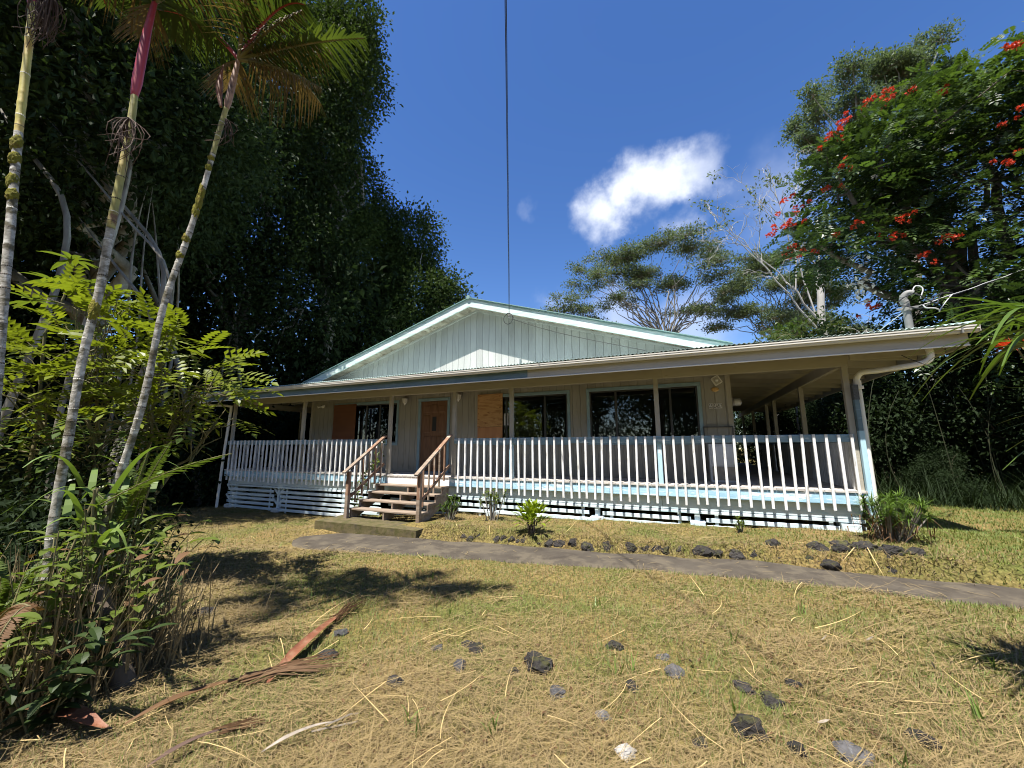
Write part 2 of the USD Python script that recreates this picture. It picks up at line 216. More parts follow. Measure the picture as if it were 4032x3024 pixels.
# ------------------------------------------------------------------ scene tree helpers
_names = {}
def numbered(parent, name):
    k = _names.get((parent, name), 0); _names[(parent, name)] = k + 1
    return f'{parent}/{name}' if k == 0 else f'{parent}/{name}_{k:03d}'
class T:
    def __init__(s, path, loc): s.path, s.loc = path, np.array(loc, float)
def say(prim, label=None, cat=None, group=None, kind=None):
    for k, v in (('label', label), ('category', cat), ('group', group), ('kind', kind)):
        if v: prim.SetCustomDataByKey(k, v)
def thing(name, label, cat, loc=(0, 0, 0), group=None, kind=None):
    p = numbered('/World', name); x = UsdGeom.Xform.Define(stage, p); x.AddTranslateOp().Set(Gf.Vec3d(*map(float, loc)))
    say(x.GetPrim(), label, cat, group, kind)
    return T(p, loc)
def part(th, name, mesh, m, smooth=False, label=None, kind=None):
    """One Mesh prim under th, given in world coordinates."""
    v, f = (mesh.vertices, mesh.faces) if hasattr(mesh, 'faces') else mesh
    p = numbered(th.path, name)
    usdkit.mesh(stage, p, (np.asarray(v, float) - th.loc, np.asarray(f)), M[m] if isinstance(m, str) else m, smooth=smooth)
    say(stage.GetPrimAtPath(p), label, kind=kind)
    return T(p, th.loc)
def top(name, mesh, m, label, cat=None, group=None, kind=None, smooth=False):
    v, f = (mesh.vertices, mesh.faces) if hasattr(mesh, 'faces') else mesh
    p = numbered('/World', name)
    usdkit.mesh(stage, p, (np.asarray(v, float), np.asarray(f)), M[m], smooth=smooth)
    say(stage.GetPrimAtPath(p), label, cat, group, kind)
    return T(p, (0, 0, 0))
def copy_of(src, name, label, cat, loc, rotz=0, scale=1, group=None):
    p = numbered('/World', name); x = UsdGeom.Xform.Define(stage, p)
    x.AddTranslateOp().Set(Gf.Vec3d(*map(float, loc))); x.AddRotateZOp().Set(float(rotz)); x.AddScaleOp().Set(Gf.Vec3f(*( [float(scale)] * 3)))
    x.GetPrim().GetReferences().AddInternalReference(src.path); x.GetPrim().SetInstanceable(True)
    say(x.GetPrim(), label, cat, group)
    return T(p, loc)

# ------------------------------------------------------------------ mesh helpers
def norm(a): a = np.asarray(a, float); return a / np.maximum(np.linalg.norm(a, axis=-1, keepdims=True), 1e-9)
def cat(ms):
    vs, fs, o = [], [], 0
    for m in ms:
        v, f = (m.vertices, m.faces) if hasattr(m, 'faces') else m
        f = np.asarray(f); v = np.asarray(v)
        vs.append(v); fs.append(f + o); o += len(v)
    return np.vstack(vs), np.vstack(fs)
BF = np.array([[0, 2, 1], [0, 3, 2], [4, 5, 6], [4, 6, 7], [0, 1, 5], [0, 5, 4], [1, 2, 6], [1, 6, 5], [2, 3, 7], [2, 7, 6], [3, 0, 4], [3, 4, 7]])
def bx(x0, x1, y0, y1, z0, z1):
    return np.array([[x0, y0, z0], [x1, y0, z0], [x1, y1, z0], [x0, y1, z0], [x0, y0, z1], [x1, y0, z1], [x1, y1, z1], [x0, y1, z1]], float), BF
def cham(x0, x1, y0, y1, z0, z1, c=0.006):
    """A box with its long edges eased (octagon section across the longest axis)."""
    d = np.array([x1 - x0, y1 - y0, z1 - z0]); ax = int(np.argmax(d)); o = [i for i in range(3) if i != ax]
    lo, hi = np.array([x0, y0, z0], float), np.array([x1, y1, z1], float)
    a0, a1, b0, b1 = lo[o[0]], hi[o[0]], lo[o[1]], hi[o[1]]
    s = np.array([[a0 + c, b0], [a1 - c, b0], [a1, b0 + c], [a1, b1 - c], [a1 - c, b1], [a0 + c, b1], [a0, b1 - c], [a0, b0 + c]])
    v = np.zeros((16, 3)); v[:8, o[0]] = v[8:, o[0]] = s[:, 0]; v[:8, o[1]] = v[8:, o[1]] = s[:, 1]; v[:8, ax] = lo[ax]; v[8:, ax] = hi[ax]
    f = [[0, i + 1, i] for i in range(1, 7)] + [[8, 8 + i, 9 + i] for i in range(1, 7)]
    for i in range(8):
        j = (i + 1) % 8; f += [[i, j, 8 + j], [i, 8 + j, 8 + i]]
    f = np.array(f)
    if ax == 1: f = f[:, ::-1]
    return v, f
def bar(a, b, w, h, up=(0, 0, 1)):
    """A beam from a to b, w across, h along up."""
    a, b = np.array(a, float), np.array(b, float); d = norm(b - a); s = norm(np.cross(d, up)); u = np.cross(s, d)
    v = [p + sx * s * w / 2 + uz * u * h / 2 for p in (a, b) for sx, uz in ((-1, -1), (1, -1), (1, 1), (-1, 1))]
    return np.array(v), BF
def prism(poly, y0, y1):
    """Shapely polygon(s) in (x, z) pushed from y0 to y1."""
    out = []
    for g in getattr(poly, 'geoms', [poly]):
        if g.area < 1e-5: continue
        m = trimesh.creation.extrude_polygon(g, y1 - y0, engine='earcut')
        v = np.array(m.vertices); v = np.stack([v[:, 0], y0 + v[:, 2], v[:, 1]], 1)
        out.append((v, np.array(m.faces)[:, ::-1]))
    return cat(out) if out else None
def tube(pts, r, n=8, cap=True):
    pts = np.asarray(pts, float); k = len(pts); r = np.broadcast_to(np.asarray(r, float), (k,))
    t = norm(np.gradient(pts, axis=0)); ref = np.array([0.3, 0.2, 1.0]) if abs(t[0, 2]) < 0.9 else np.array([1.0, 0.1, 0.0])
    u = norm(np.cross(t, ref)); w = np.cross(t, u)
    a = np.arange(n) / n * 2 * np.pi
    v = pts[:, None] + r[:, None, None] * (np.cos(a)[None, :, None] * u[:, None] + np.sin(a)[None, :, None] * w[:, None])
    v = v.reshape(-1, 3); i = np.arange(k - 1)[:, None] * n + np.arange(n)[None]; j = np.arange(k - 1)[:, None] * n + (np.arange(n)[None] + 1) % n
    f = np.concatenate([np.stack([i, j, j + n], -1).reshape(-1, 3), np.stack([i, j + n, i + n], -1).reshape(-1, 3)])
    if cap:
        v = np.vstack([v, pts[:1], pts[-1:]]); c0, c1 = len(v) - 2, len(v) - 1; q = np.arange(n)
        f = np.vstack([f, np.stack([(q + 1) % n, q, np.full(n, c0)], 1), np.stack([q + (k - 1) * n, (q + 1) % n + (k - 1) * n, np.full(n, c1)], 1)])
    return v, f
def spline(pts, n):
    from scipy.interpolate import CubicSpline
    pts = np.asarray(pts, float); s = np.r_[0, np.cumsum(np.linalg.norm(np.diff(pts, axis=0), axis=1))]
    return CubicSpline(s, pts)(np.linspace(0, s[-1], n))
def leaves(P, D, N, L, Wd, fold=0.25):
    """One folded diamond per row: base P, direction D, normal N."""
    P, D, N = np.asarray(P, float), norm(D), np.asarray(N, float); n = len(P)
    S = norm(np.cross(D, N)); N = np.cross(S, D); L = np.broadcast_to(L, (n,))[:, None]; Wd = np.broadcast_to(Wd, (n,))[:, None]
    mid = P + D * L * 0.45
    v = np.stack([P, mid + S * Wd / 2 + N * Wd * fold, P + D * L, mid - S * Wd / 2 + N * Wd * fold], 1).reshape(-1, 3)
    b = np.arange(n)[:, None] * 4
    return v, np.concatenate([b + [0, 1, 2], b + [0, 2, 3]], 1).reshape(-1, 3)
def big_leaf(P, D, N, L, Wd, curl=0.25, k=5, tipw=0.0):
    """One broad leaf with a folded midrib, k segments, drooping by curl."""
    D = norm(D); S = norm(np.cross(D, N)); N = np.cross(S, D); t = np.linspace(0, 1, k + 1)
    w = Wd / 2 * np.sin(np.pi * np.clip(t * 0.93 + 0.05, 0, 1)) ** 0.8
    c = P + D * (t * L)[:, None] - N * (curl * L * t ** 2)[:, None] + np.array([0, 0, -1]) * (0.15 * curl * L * t ** 2)[:, None]
    v = np.concatenate([c, c + S * w[:, None] + N * (w * 0.3)[:, None], c - S * w[:, None] + N * (w * 0.3)[:, None]])
    f = []
    for i in range(k):
        for o in (1, 2):
            a, b2, c2, d2 = i, i + 1, o * (k + 1) + i + 1, o * (k + 1) + i
            f += [[a, b2, c2], [a, c2, d2]] if o == 1 else [[a, c2, b2], [a, d2, c2]]
    return v, np.array(f)
def blades(P, D, L, Wd, bend, k=3, side=0.0):
    """Thin strips: base P, direction D, bending downwards; one row each."""
    P, D = np.asarray(P, float), norm(D); n = len(P)
    up = np.zeros((n, 3)); up[:, 2] = 1
    S = np.cross(D, up + 0.01 * np.asarray([1, 0.3, 0])); S = norm(S)
    L = np.broadcast_to(L, (n,)); Wd = np.broadcast_to(Wd, (n,)); bend = np.broadcast_to(bend, (n,))
    t = np.linspace(0, 1, k + 1); vs = []
    for q in t:
        c = P + D * (L * q)[:, None]; c = c.copy(); c[:, 2] -= bend * L * q * q; c = c + S * (np.broadcast_to(side, (n,)) * L * q * q)[:, None]
        w = (Wd * (1 - 0.85 * q ** 1.5) / 2)[:, None]
        vs += [c - S * w, c + S * w]
    v = np.stack(vs, 1).reshape(-1, 3); b = np.arange(n)[:, None] * (2 * (k + 1)); f = []
    for i in range(k):
        f += [b + [2 * i, 2 * i + 1, 2 * i + 3], b + [2 * i, 2 * i + 3, 2 * i + 2]]
    return v, np.concatenate(f, 1).reshape(-1, 3)
def rnd_unit(rng, n): return norm(rng.normal(size=(n, 3)))
def pinnate(P, D, N, L, pairs, ll, lw, droop=0.25, ang=0.45, up=0.0):
    """Compound leaves: rows of leaflets on both sides of a drooping rachis."""
    P, D, N = np.asarray(P, float), norm(D), np.asarray(N, float); n = len(P); S = norm(np.cross(D, N)); N = np.cross(S, D)
    L = np.broadcast_to(L, (n,)); bp, bd, bn, bl, bw = [], [], [], [], []
    for j in range(pairs):
        t = (j + 1.2) / (pairs + 0.7); c = P + D * (L * t)[:, None]; c[:, 2] -= droop * L * t * t
        d = D.copy(); d[:, 2] -= 2 * droop * t
        sz = 1.0 - 0.45 * abs(t - 0.45)
        for sg in (-1, 1):
            bp.append(c); bd.append(norm(norm(d) * ang + S * sg)); bn.append(N + up * S * sg * -1); bl.append(np.full(n, ll * sz)); bw.append(np.full(n, lw * sz))
    c = P + D * L[:, None]; c[:, 2] -= droop * L; d = D.copy(); d[:, 2] -= 2 * droop
    bp.append(c); bd.append(d); bn.append(N); bl.append(np.full(n, ll)); bw.append(np.full(n, lw))
    return leaves(np.concatenate(bp), np.concatenate(bd), np.concatenate(bn), np.concatenate(bl), np.concatenate(bw), 0.12)

# ------------------------------------------------------------------ ground
PX = [-9, -7.5, -6, -1.7, 0.85, 2.4, 3.4, 9]
PZ = [-.36, -.29, -.25, -.12, -.05, -.02, 0.0, 0.05]
PLO = [5.35, 5.42, 5.47, 5.86, 6.04, 5.86, 5.78, 5.55]
PHI = [6.3, 6.55, 6.75, 6.68, 6.82, 6.58, 6.6, 6.6]
BEDX = [-40, -14, -9, -8, -5, -3.3, 0, 2.6, 4, 9, 40]
BEDZ = [-.8, -.42, -.42, -.30, -.03, 0.0, 0.06, 0.19, 0.22, 0.25, 0.3]
def ss(a, b, x): t = np.clip((x - a) / (b - a), 0, 1); return t * t * (3 - 2 * t)
def hgt(x, y, fine=True):
    x, y = np.asarray(x, float), np.asarray(y, float)
    pz = np.interp(x, PX, PZ); bz = np.interp(x, BEDX, BEDZ); hi = np.interp(x, PX, PHI); lo = np.interp(x, PX, PLO)
    left = np.clip((-x - 3.5) / 10, 0, 1) * -0.25
    z = (pz + 0.0) * ss(0.5, 5.6, y) + left * (1 - ss(2, 6, y))
    inn = ss(-8.6, -7.4, x)
    z = np.where(y > lo - 0.2, pz + (bz - pz) * (ss(hi + 0.02, hi + 0.28, y) * inn + ss(6.0, 8.6, y) * (1 - inn)), z)
    if fine:
        q = np.stack([x * 1.3, y * 1.3, 0 * x], -1); r = np.stack([x * 5, y * 5, 0 * x + 3], -1)
        d = (meshkit.fbm(q, 3, 5) - 0.5) * 0.10 + (meshkit.fbm(r, 2, 9) - 0.5) * 0.035
        onpath = ss(-8.2, -7.4, x) * ss(lo - 0.25, lo + 0.05, y) * (1 - ss(hi - 0.05, hi + 0.1, y))
        z = z + d * (1 - onpath) - 0.05 * onpath
    return z
def axis(a, b, near, far): 
    c = list(np.arange(a, b, near)); s = near
    while c[-1] < far: s *= 1.25; c.append(c[-1] + s)
    return np.array(c)
gx = np.concatenate([-axis(8, 9, .09, 300)[::-1], np.arange(-7.95, 6, .09), axis(6, 7, .09, 300)])
gy = np.concatenate([-axis(0, .5, .12, 300)[::-1], np.arange(.08, 9.2, .08), axis(9.2, 10, .1, 400)])
GX, GY = np.meshgrid(gx, gy); GZ = hgt(GX, GY)
gi = (np.arange(len(gy) - 1)[:, None] * len(gx) + np.arange(len(gx) - 1)[None]).ravel(); nx = len(gx)
top('ground', (np.stack([GX, GY, GZ], -1).reshape(-1, 3), np.concatenate([np.stack([gi, gi + 1, gi + nx + 1], 1), np.stack([gi, gi + nx + 1, gi + nx], 1)])), 'ground',
    'sloping yard of soil and mown grass in front of the house', kind='structure', smooth=True)

rng = np.random.default_rng(11)
px = np.arange(-7.4, 30, 0.12); k = len(px)
w1 = (meshkit.fbm(np.stack([px * 1.7, 0 * px, 0 * px], -1), 4, 1) - 0.5) * 0.30; w2 = (meshkit.fbm(np.stack([px * 1.7, 0 * px + 9, 0 * px], -1), 4, 2) - 0.5) * 0.25
lo_, hi_ = np.interp(px, PX, PLO) + w1, np.interp(px, PX, PHI) + w2
tip = np.clip((px + 7.4) / 0.5, 0.0, 1) ** 0.5; mid_ = (lo_ + hi_) / 2; lo_ = mid_ + (lo_ - mid_) * tip; hi_ = mid_ + (hi_ - mid_) * tip
rows = [lo_ + (hi_ - lo_) * s for s in (0, 0.04, 0.3, 0.6, 0.96, 1)]; pzz = np.interp(px, PX, PZ)
zs = [pzz - 0.07, pzz - 0.012, pzz, pzz, pzz - 0.012, pzz - 0.07]
v = np.stack([np.stack([px, r_, z_ + 0.012 * (meshkit.noise(np.stack([px * 2, r_ * 2, 0 * px], -1), 4) - .5)], -1) for r_, z_ in zip(rows, zs)], 1).reshape(-1, 3)
i = (np.arange(k - 1)[:, None] * 6 + np.arange(5)[None]).ravel()
top('path', (v, np.concatenate([np.stack([i, i + 6, i + 7], 1), np.stack([i, i + 7, i + 1], 1)])), 'path', 'worn dark path crossing the yard in front of the house', kind='structure', smooth=True)

# ------------------------------------------------------------------ house
YW, DZ = 9.65, 0.835                                             # front wall plane, deck height
WX0, WX1 = -11.8, 1.10
POST = [-14.09, -10.69, -7.296, -5.241, -3.655, -0.388, 2.753]
YF, YB = 8.40, 21.0
house = thing('house', 'single storey timber house with mint gable, white railed wraparound porch and boarded windows', 'house', (-5, 14, 0))
AP = (-5.28, 5.62)                                               # gable apex on the wall (x, z)
SL = 0.315
def roof_z(x): return AP[1] - SL * abs(x - AP[0])
# openings in the front wall: (x0, x1, z0, z1)
WIN = [(-10.62, -8.06, 1.70, 2.93), (-5.10, -2.60, 1.70, 2.93), (-2.02, 0.44, 1.70, 2.94)]
DOOR = (-7.16, -6.21, DZ, 2.93)
holes = unary_union([sbox(w[0], w[2], w[1], w[3]) for w in WIN] + [sbox(DOOR[0], DOOR[2], DOOR[1], DOOR[3])])
wallp = Polygon([(WX0, DZ - .1), (WX1, DZ - .1), (WX1, 3.50), (WX0, 3.50)])
part(house, 'wall_core', prism(wallp.difference(holes), YW + 0.02, YW + 0.10), 'interior')
g = 0.203
x = WX0
while x < WX1 - 0.02:
    x1 = min(x + g, WX1)
    p_ = sbox(x + 0.004, DZ + 0.01, x1 - 0.004, 3.495).difference(holes)
    for q_ in getattr(p_, 'geoms', [p_]):
        m_ = prism(q_, YW, YW + 0.018) if q_.area > 1e-4 else None
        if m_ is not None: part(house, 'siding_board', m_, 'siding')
    x = x1
# gable siding above the porch roof
gp = Polygon([(AP[0], AP[1] - 0.06), (AP[0] + 6.9, AP[1] - 0.06 - 6.9 * SL), (AP[0] - 6.9, AP[1] - 0.06 - 6.9 * SL)])
part(house, 'gable_core', prism(gp, YW + 0.02, YW + 0.10), 'interior')
x = AP[0] - 6.9
while x < AP[0] + 6.9:
    m_ = prism(sbox(x + 0.0045, 3.4, x + g - 0.0045, 6).intersection(gp), YW - 0.001, YW + 0.018)
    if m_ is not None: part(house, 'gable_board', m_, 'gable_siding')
    x += g
# side and back walls, floor, ceiling of the rooms
part(house, 'side_wall', cat([bx(WX0, WX0 + 0.1, YW + 0.1, YB, DZ - .1, 3.5)]), 'siding')
y = YW
while y < YB - 0.05:
    part(house, 'siding_board', bx(WX1 - 0.018, WX1, y + 0.004, min(y + g, YB) - 0.004, DZ + 0.01, 3.49), 'siding'); y += g
part(house, 'wall_core', bx(WX1 - 0.1, WX1 - 0.02, YW + 0.1, YB, DZ - .1, 3.5), 'interior')
part(house, 'back_wall', bx(WX0 + .1, WX1 - .1, YB - 0.1, YB, DZ - .1, 5.2), 'siding')
part(house, 'room_floor', bx(WX0 + .1, WX1 - .1, YW + .1, YB - .1, DZ - .1, DZ), 'interior')
part(house, 'room_ceiling', bx(WX0 + .1, WX1 - .1, YW + .1, YB - .1, 3.25, 3.3), 'interior')
part(house, 'room_wall', bx(WX0 + .1, WX1 - .1, 14.5, 14.6, DZ, 3.25), 'interior')
part(house, 'corner_trim', cham(WX1 - 0.09, WX1 + 0.012, YW - 0.018, YW + 0.085, DZ + .01, 3.2), 'tan')
part(house, 'corner_trim', cham(WX0 - 0.012, WX0 + 0.08, YW - 0.018, YW + 0.085, DZ + .01, 3.2), 'tan')
part(house, 'base_trim', cham(WX0 + .09, DOOR[0] - .1, YW - 0.014, YW - 0.002, DZ + .005, DZ + .06), 'siding')
# windows
def window(x0, x1, z0, z1, mull, trimw=0.075, top_only=False):
    w = part(house, 'window', cat([cham(x0 - trimw, x1 + trimw, YW - .022, YW - .002, z1, z1 + .085), cham(x0 - trimw, x1 + trimw, YW - .022, YW - .002, z0 - .085, z0),
                                   cham(x0 - trimw, x0, YW - .024, YW - .002, z0, z1), cham(x1, x1 + trimw, YW - .024, YW - .002, z0, z1)]), 'trim_blue')
    e = 0.035
    part(w, 'frame', cat([bx(x0, x1, YW + .01, YW + .06, z1 - e, z1), bx(x0, x1, YW + .01, YW + .06, z0, z0 + e), bx(x0, x0 + e, YW + .01, YW + .06, z0 + e, z1 - e), bx(x1 - e, x1, YW + .01, YW + .06, z0 + e, z1 - e)]), 'dark_frame')
    for m_ in mull: part(w, 'mullion', bx(m_ - .025, m_ + .025, YW + .008, YW + .055, z0 + e, z1 - e), 'dark_frame')
    xs = [x0 + e] + list(mull) + [x1 - e]
    for a, b in zip(xs[:-1], xs[1:]):
        part(w, 'pane', bx(a + .02, b - .02, YW + .030, YW + .034, z0 + e, z1 - e), 'glass')
window(*WIN[0], mull=[-9.3, -8.75])
window(*WIN[1], mull=[-4.32, -3.21])
window(*WIN[2], mull=[-1.38, -0.14])
# door
d0, d1, dz0, dz1 = DOOR
dt = part(house, 'door_frame', cat([cham(d0 - .085, d0, YW - .022, YW - .002, DZ, dz1), cham(d1, d1 + .085, YW - .022, YW - .002, DZ, dz1), cham(d0 - .085, d1 + .085, YW - .024, YW - .002, dz1, dz1 + .085),
                                    bx(d0, d1, YW + .02, YW + .10, DZ - .02, DZ + .02)]), 'trim_blue')
door = part(house, 'door', bx(d0 + .01, d1 - .01, YW + .035, YW + .075, DZ + .03, dz1 - .01), 'door')
dw = d1 - d0
cols = [(0.10, 0.345), (0.385, 0.615), (0.655, 0.90)]
rows_ = [(0.08, 0.49), (0.535, 0.785), (0.82, 0.94)]
for ci, (a, b) in enumerate(cols):
    for ri, (c, d) in enumerate(rows_):
        xa, xb = d0 + dw * a, d0 + dw * b; za, zb = DZ + .03 + (dz1 - DZ) * c, DZ + .03 + (dz1 - DZ) * d
        if ci == 1 and ri == 1:
            part(door, 'door_window', bx(xa + .04, xb - .04, YW + .03, YW + .034, za + .05, zb - .05), 'black'); continue
        if ri == 2: zb -= 0.03 * abs(ci - 1)
        a_ = np.array([[xa, YW + .034, za], [xb, YW + .034, za], [xb, YW + .034, zb], [xa, YW + .034, zb]]); e = .03
        b_ = np.array([[xa + e, YW + .020, za + e], [xb - e, YW + .020, za + e], [xb - e, YW + .020, zb - e], [xa + e, YW + .020, zb - e]])
        v_ = np.vstack([a_, b_]); f_ = [[4, 5, 6], [4, 6, 7]] + [q for i_ in range(4) for q in ([i_, (i_ + 1) % 4, 4 + (i_ + 1) % 4], [i_, 4 + (i_ + 1) % 4, 4 + i_])]
        part(door, 'door_panel', (v_, np.array(f_)), 'door')
for ci in range(3):
    pass
part(door, 'handle', cat([tube([[d1 - .09, YW + .035, 1.80], [d1 - .09, YW - .02, 1.80]], .012), trimesh.creation.icosphere(2, .03).apply_translation([d1 - .09, YW - .035, 1.80])]), 'metal', smooth=40)
# deck
dx0, dx1 = POST[0] - .06, POST[-1] + .06
x = dx0
while x < dx1 - .02:
    part(house, 'deck_board', bx(x + .003, min(x + .14, dx1) - .003, YF - .025, YW - .002, DZ - .035, DZ), 'deck'); x += .14
y = YW
while y < YB:
    part(house, 'deck_board', bx(WX1 + .015, dx1, y + .003, y + .137, DZ - .035, DZ), 'deck'); y += .14
part(house, 'deck_boards_left', bx(dx0, WX0 - .015, YW + .003, YB, DZ - .035, DZ), 'deck')
sx0, sx1 = POST[2] + .045, POST[3] - .045
for a, b in ((dx0, sx0), (sx1, -1.4), (-1.395, dx1)):
    part(house, 'deck_fascia', cham(a, b, YF - .004, YF + .034, .607, DZ - .037), 'deck_blue')
part(house, 'step_fascia', cham(sx0 + .004, sx1 - .004, YF - .006, YF + .034, .60, DZ - .037), 'white_board')
part(house, 'deck_fascia', cham(dx1 - .04, dx1, YF + .036, YB, .607, DZ - .037), 'deck_blue')
part(house, 'deck_fascia', cham(dx0, dx0 + .04, YF + .036, YB, .607, DZ - .037), 'deck_blue')
for a, b in ((dx0 + .1, -10.7), (-10.695, -7.4), (-7.395, -3.7), (-3.695, -.4), (-.395, dx1 - .05)):
    part(house, 'rim_beam', cham(a, b, YF + .09, YF + .135, .36, .632), 'skirt')
part(house, 'side_rim_beam', bx(dx1 - .13, dx1 - .085, YF + .14, YB, .36, .605), 'skirt')
part(house, 'side_rim_beam', bx(dx0 + .085, dx0 + .13, YF + .14, YB, .36, .605), 'skirt')
# skirt slats, short posts and piers
piers = [-13.9, -11.6, -8.9, -6.3, -4.15, -1.7, .22, 2.55]
SKY_ = YF + .10
for i_, pxx in enumerate(piers):
    gz = float(hgt(pxx, SKY_, False)); zt = gz + .09 if pxx > -5 else gz + .12
    part(house, 'skirt_post', cham(pxx - .05, pxx + .05, SKY_ + .036, SKY_ + .13, zt, .358), 'skirt')
    part(house, 'pier_block', cham(pxx - .13, pxx + .13, SKY_ - .07, SKY_ + .19, gz - .12, zt, .015), 'concrete' if pxx < -5 else 'skirt')
    if pxx < -10:
        for s_ in (-1, 1):
            for zz in (.30, -.02):
                part(house, 'brace', bar([pxx + s_ * .05, SKY_ + .06, zz - .16], [pxx + s_ * .28, SKY_ + .06, zz + .03], .03, .06), 'skirt')
hr = np.random.default_rng(5)
part(house, 'skirt_slat', cham(dx0 + .1, -7.2, SKY_ - .03, SKY_ - .008, .298, .352), 'skirt'); part(house, 'skirt_slat', cham(-5.0, dx1 - .06, SKY_ - .03, SKY_ - .008, .298, .352), 'skirt')
for r_ in range(5):
    z1 = .231 - .132 * r_; z0 = z1 - .078
    for a, b in ((-13.95, -11.75), (-11.45, -7.5), (-7.2, -5.3), (-5.15, -4.27), (-4.02, -1.83), (-1.56, .09), (.36, 2.38)):
        gz = min(float(hgt(a, SKY_, False)), float(hgt(b, SKY_, False)))
        if z1 < gz + .02: continue
        da, db, t0, t1 = hr.normal(0, .03), hr.normal(0, .03), hr.normal(0, .005), hr.normal(0, .005)
        v_, f_ = cham(a + da, b + db, SKY_ - .005, SKY_ + .02, z0, z1); v_ = v_.copy(); v_[:, 2] += np.interp(v_[:, 0], [a, b], [t0, t1])
        part(house, 'skirt_slat', (v_, f_), 'skirt')
    for a in (-13.6, -11.95, -11.2, -8.2, -4.5, -3.9, -2.0, -1.4, -.1, .55, 2.3):
        gz = float(hgt(a, SKY_, False))
        if r_ == 0: part(house, 'skirt_batten', bx(a - .03, a + .03, SKY_ + .022, SKY_ + .034, max(gz - .05, -.45), .30), 'skirt')
for s_, xx in ((-1, dx0), (1, dx1)):
    for r_ in range(5):
        z1 = .231 - .132 * r_
        if xx > 0 and z1 < .12: continue
        part(house, 'skirt_slat', bx(xx - (.05 if xx > 0 else -.03), xx - (.03 if xx > 0 else -.05), YF + .15, YB, z1 - .078, z1), 'skirt')
# posts, beams
for i_, pxx in enumerate(POST):
    pw = .045
    if i_ == 6:
        part(house, 'post', cham(pxx - pw, pxx + pw, YF + .045, YF + .135, DZ, 3.0), 'tan')
        part(house, 'post_cladding', cham(pxx + .052, pxx + .125, YF - .03, YF + .06, .42, 1.83), 'post_blue')
        part(house, 'post_cladding', cham(pxx + .050, pxx + .120, YF - .03, YF + .06, 1.832, 2.52), 'slate')
        part(house, 'post_flashing', cham(pxx + .045, pxx + .128, YF - .034, YF + .064, 2.36, 2.62), 'tar')
    else:
        part(house, 'post', cham(pxx - pw, pxx + pw, YF + .042, YF + .13, 1.78, 3.0), 'tan')
        part(house, 'post_foot', cham(pxx - pw, pxx + pw, YF + .042, YF + .13, DZ, 1.78), 'post_blue' if i_ in (4, 5) else 'tan')
for y in (11.03, 13.9, 15.03, 17.6, 20.2):
    part(house, 'post', cham(2.66, 2.75, y - .045, y + .045, DZ, 2.96), 'tan'); part(house, 'post', cham(POST[0], POST[0] + .09, y - .045, y + .045, DZ, 2.96), 'tan')
for a, b in ((POST[0] - .06, -10.3), (-10.297, -7.0), (-6.997, -3.655), (-3.652, -.25), (-.247, POST[-1] + .06)):
    part(house, 'porch_beam', cham(a, b, YF + .04, YF + .13, 2.965, 3.20), 'tan')
part(house, 'side_beam', cham(2.665, 2.75, YF + .14, YB, 2.955, 3.15), 'tan')
part(house, 'side_beam', cham(POST[0], POST[0] + .085, YF + .14, YB, 2.955, 3.15), 'tan')
# railing
def railing(a, b):
    part(house, 'top_rail', cham(a, b, YF + .003, YF + .040, 1.645, 1.772), 'rail')
    part(house, 'rail_cap', cham(a, b, YF + .042, YF + .13, 1.740, 1.776), 'rail')
railing(dx0, POST[2] - .05); railing(POST[3] + .05, POST[-1] - .01)
bxs = list(np.arange(2.694, POST[3] + .10, -.1755)) + list(np.arange(-7.43, dx0 + .03, -.1865))
for bx_ in bxs:
    o = hr.normal(0, .004); tl = hr.normal(0, .008); t = hr.normal(0, .006)
    z0 = .475 + hr.normal(0, .008) + (.03 if bx_ > 2 else 0)
    v_, f_ = cham(bx_ - .021 + o, bx_ + .021 + o, YF - .046, YF - .007, z0, 1.777 + t, .004); v_ = v_.copy(); v_[:, 0] += (v_[:, 2] - 1.7) * tl
    part(house, 'baluster', (v_, f_), 'white')
y = YF + .16
part(house, 'side_top_rail', cham(2.70, 2.735, YF + .14, YB, 1.645, 1.772), 'rail'); part(house, 'side_top_rail', cham(POST[0] + .03, POST[0] + .07, YF + .14, YB, 1.645, 1.772), 'rail')
while y < 17.5:
    if not 14.2 < y < 14.65:
        part(house, 'side_board', cham(2.737, 2.765, y, y + .125, .475, 1.772, .004), 'white')
    y += .139
y = YF + .2
while y < 16:
    part(house, 'side_baluster', bx(POST[0] - .02, POST[0] + .02, y, y + .04, .475, 1.772), 'white'); y += .19
# front porch roof, eaves
YG = 7.68
RX0, RX1 = -15.25, 4.08
xs = np.arange(RX0, RX1 - .15, .0254 / 2 * 1.0)
def corr(x): return .011 * np.sin(x / .0762 * 2 * np.pi)
yy = [YG + .03, 8.8, YW - .003]; zz = [3.369, 3.369 + .08 * (8.8 - YG - .03), 3.369 + .08 * (YW - YG - .03)]
xs2 = np.arange(RX0, RX1 - .05, .0762 / 6)
rowsv = [np.stack([xs2, np.full_like(xs2, a), b + corr(xs2) + 0.004 * np.sin(xs2 * 1.9)], 1) for a, b in zip(yy, zz)]
vtop = np.vstack(rowsv); k = len(xs2); i = (np.arange(2)[:, None] * k + np.arange(k - 1)[None]).ravel(); n_ = len(vtop)
f1 = np.concatenate([np.stack([i, i + 1, i + k + 1], 1), np.stack([i, i + k + 1, i + k], 1)])
vb = vtop - [0, 0, .0016]; e0 = np.arange(k - 1)
f3 = np.concatenate([np.stack([e0, e0 + n_, e0 + n_ + 1], 1), np.stack([e0, e0 + n_ + 1, e0 + 1], 1)])
part(house, 'porch_roof', (np.vstack([vtop, vb]), np.vstack([f1, f1[:, ::-1] + n_, f3])), 'roof')
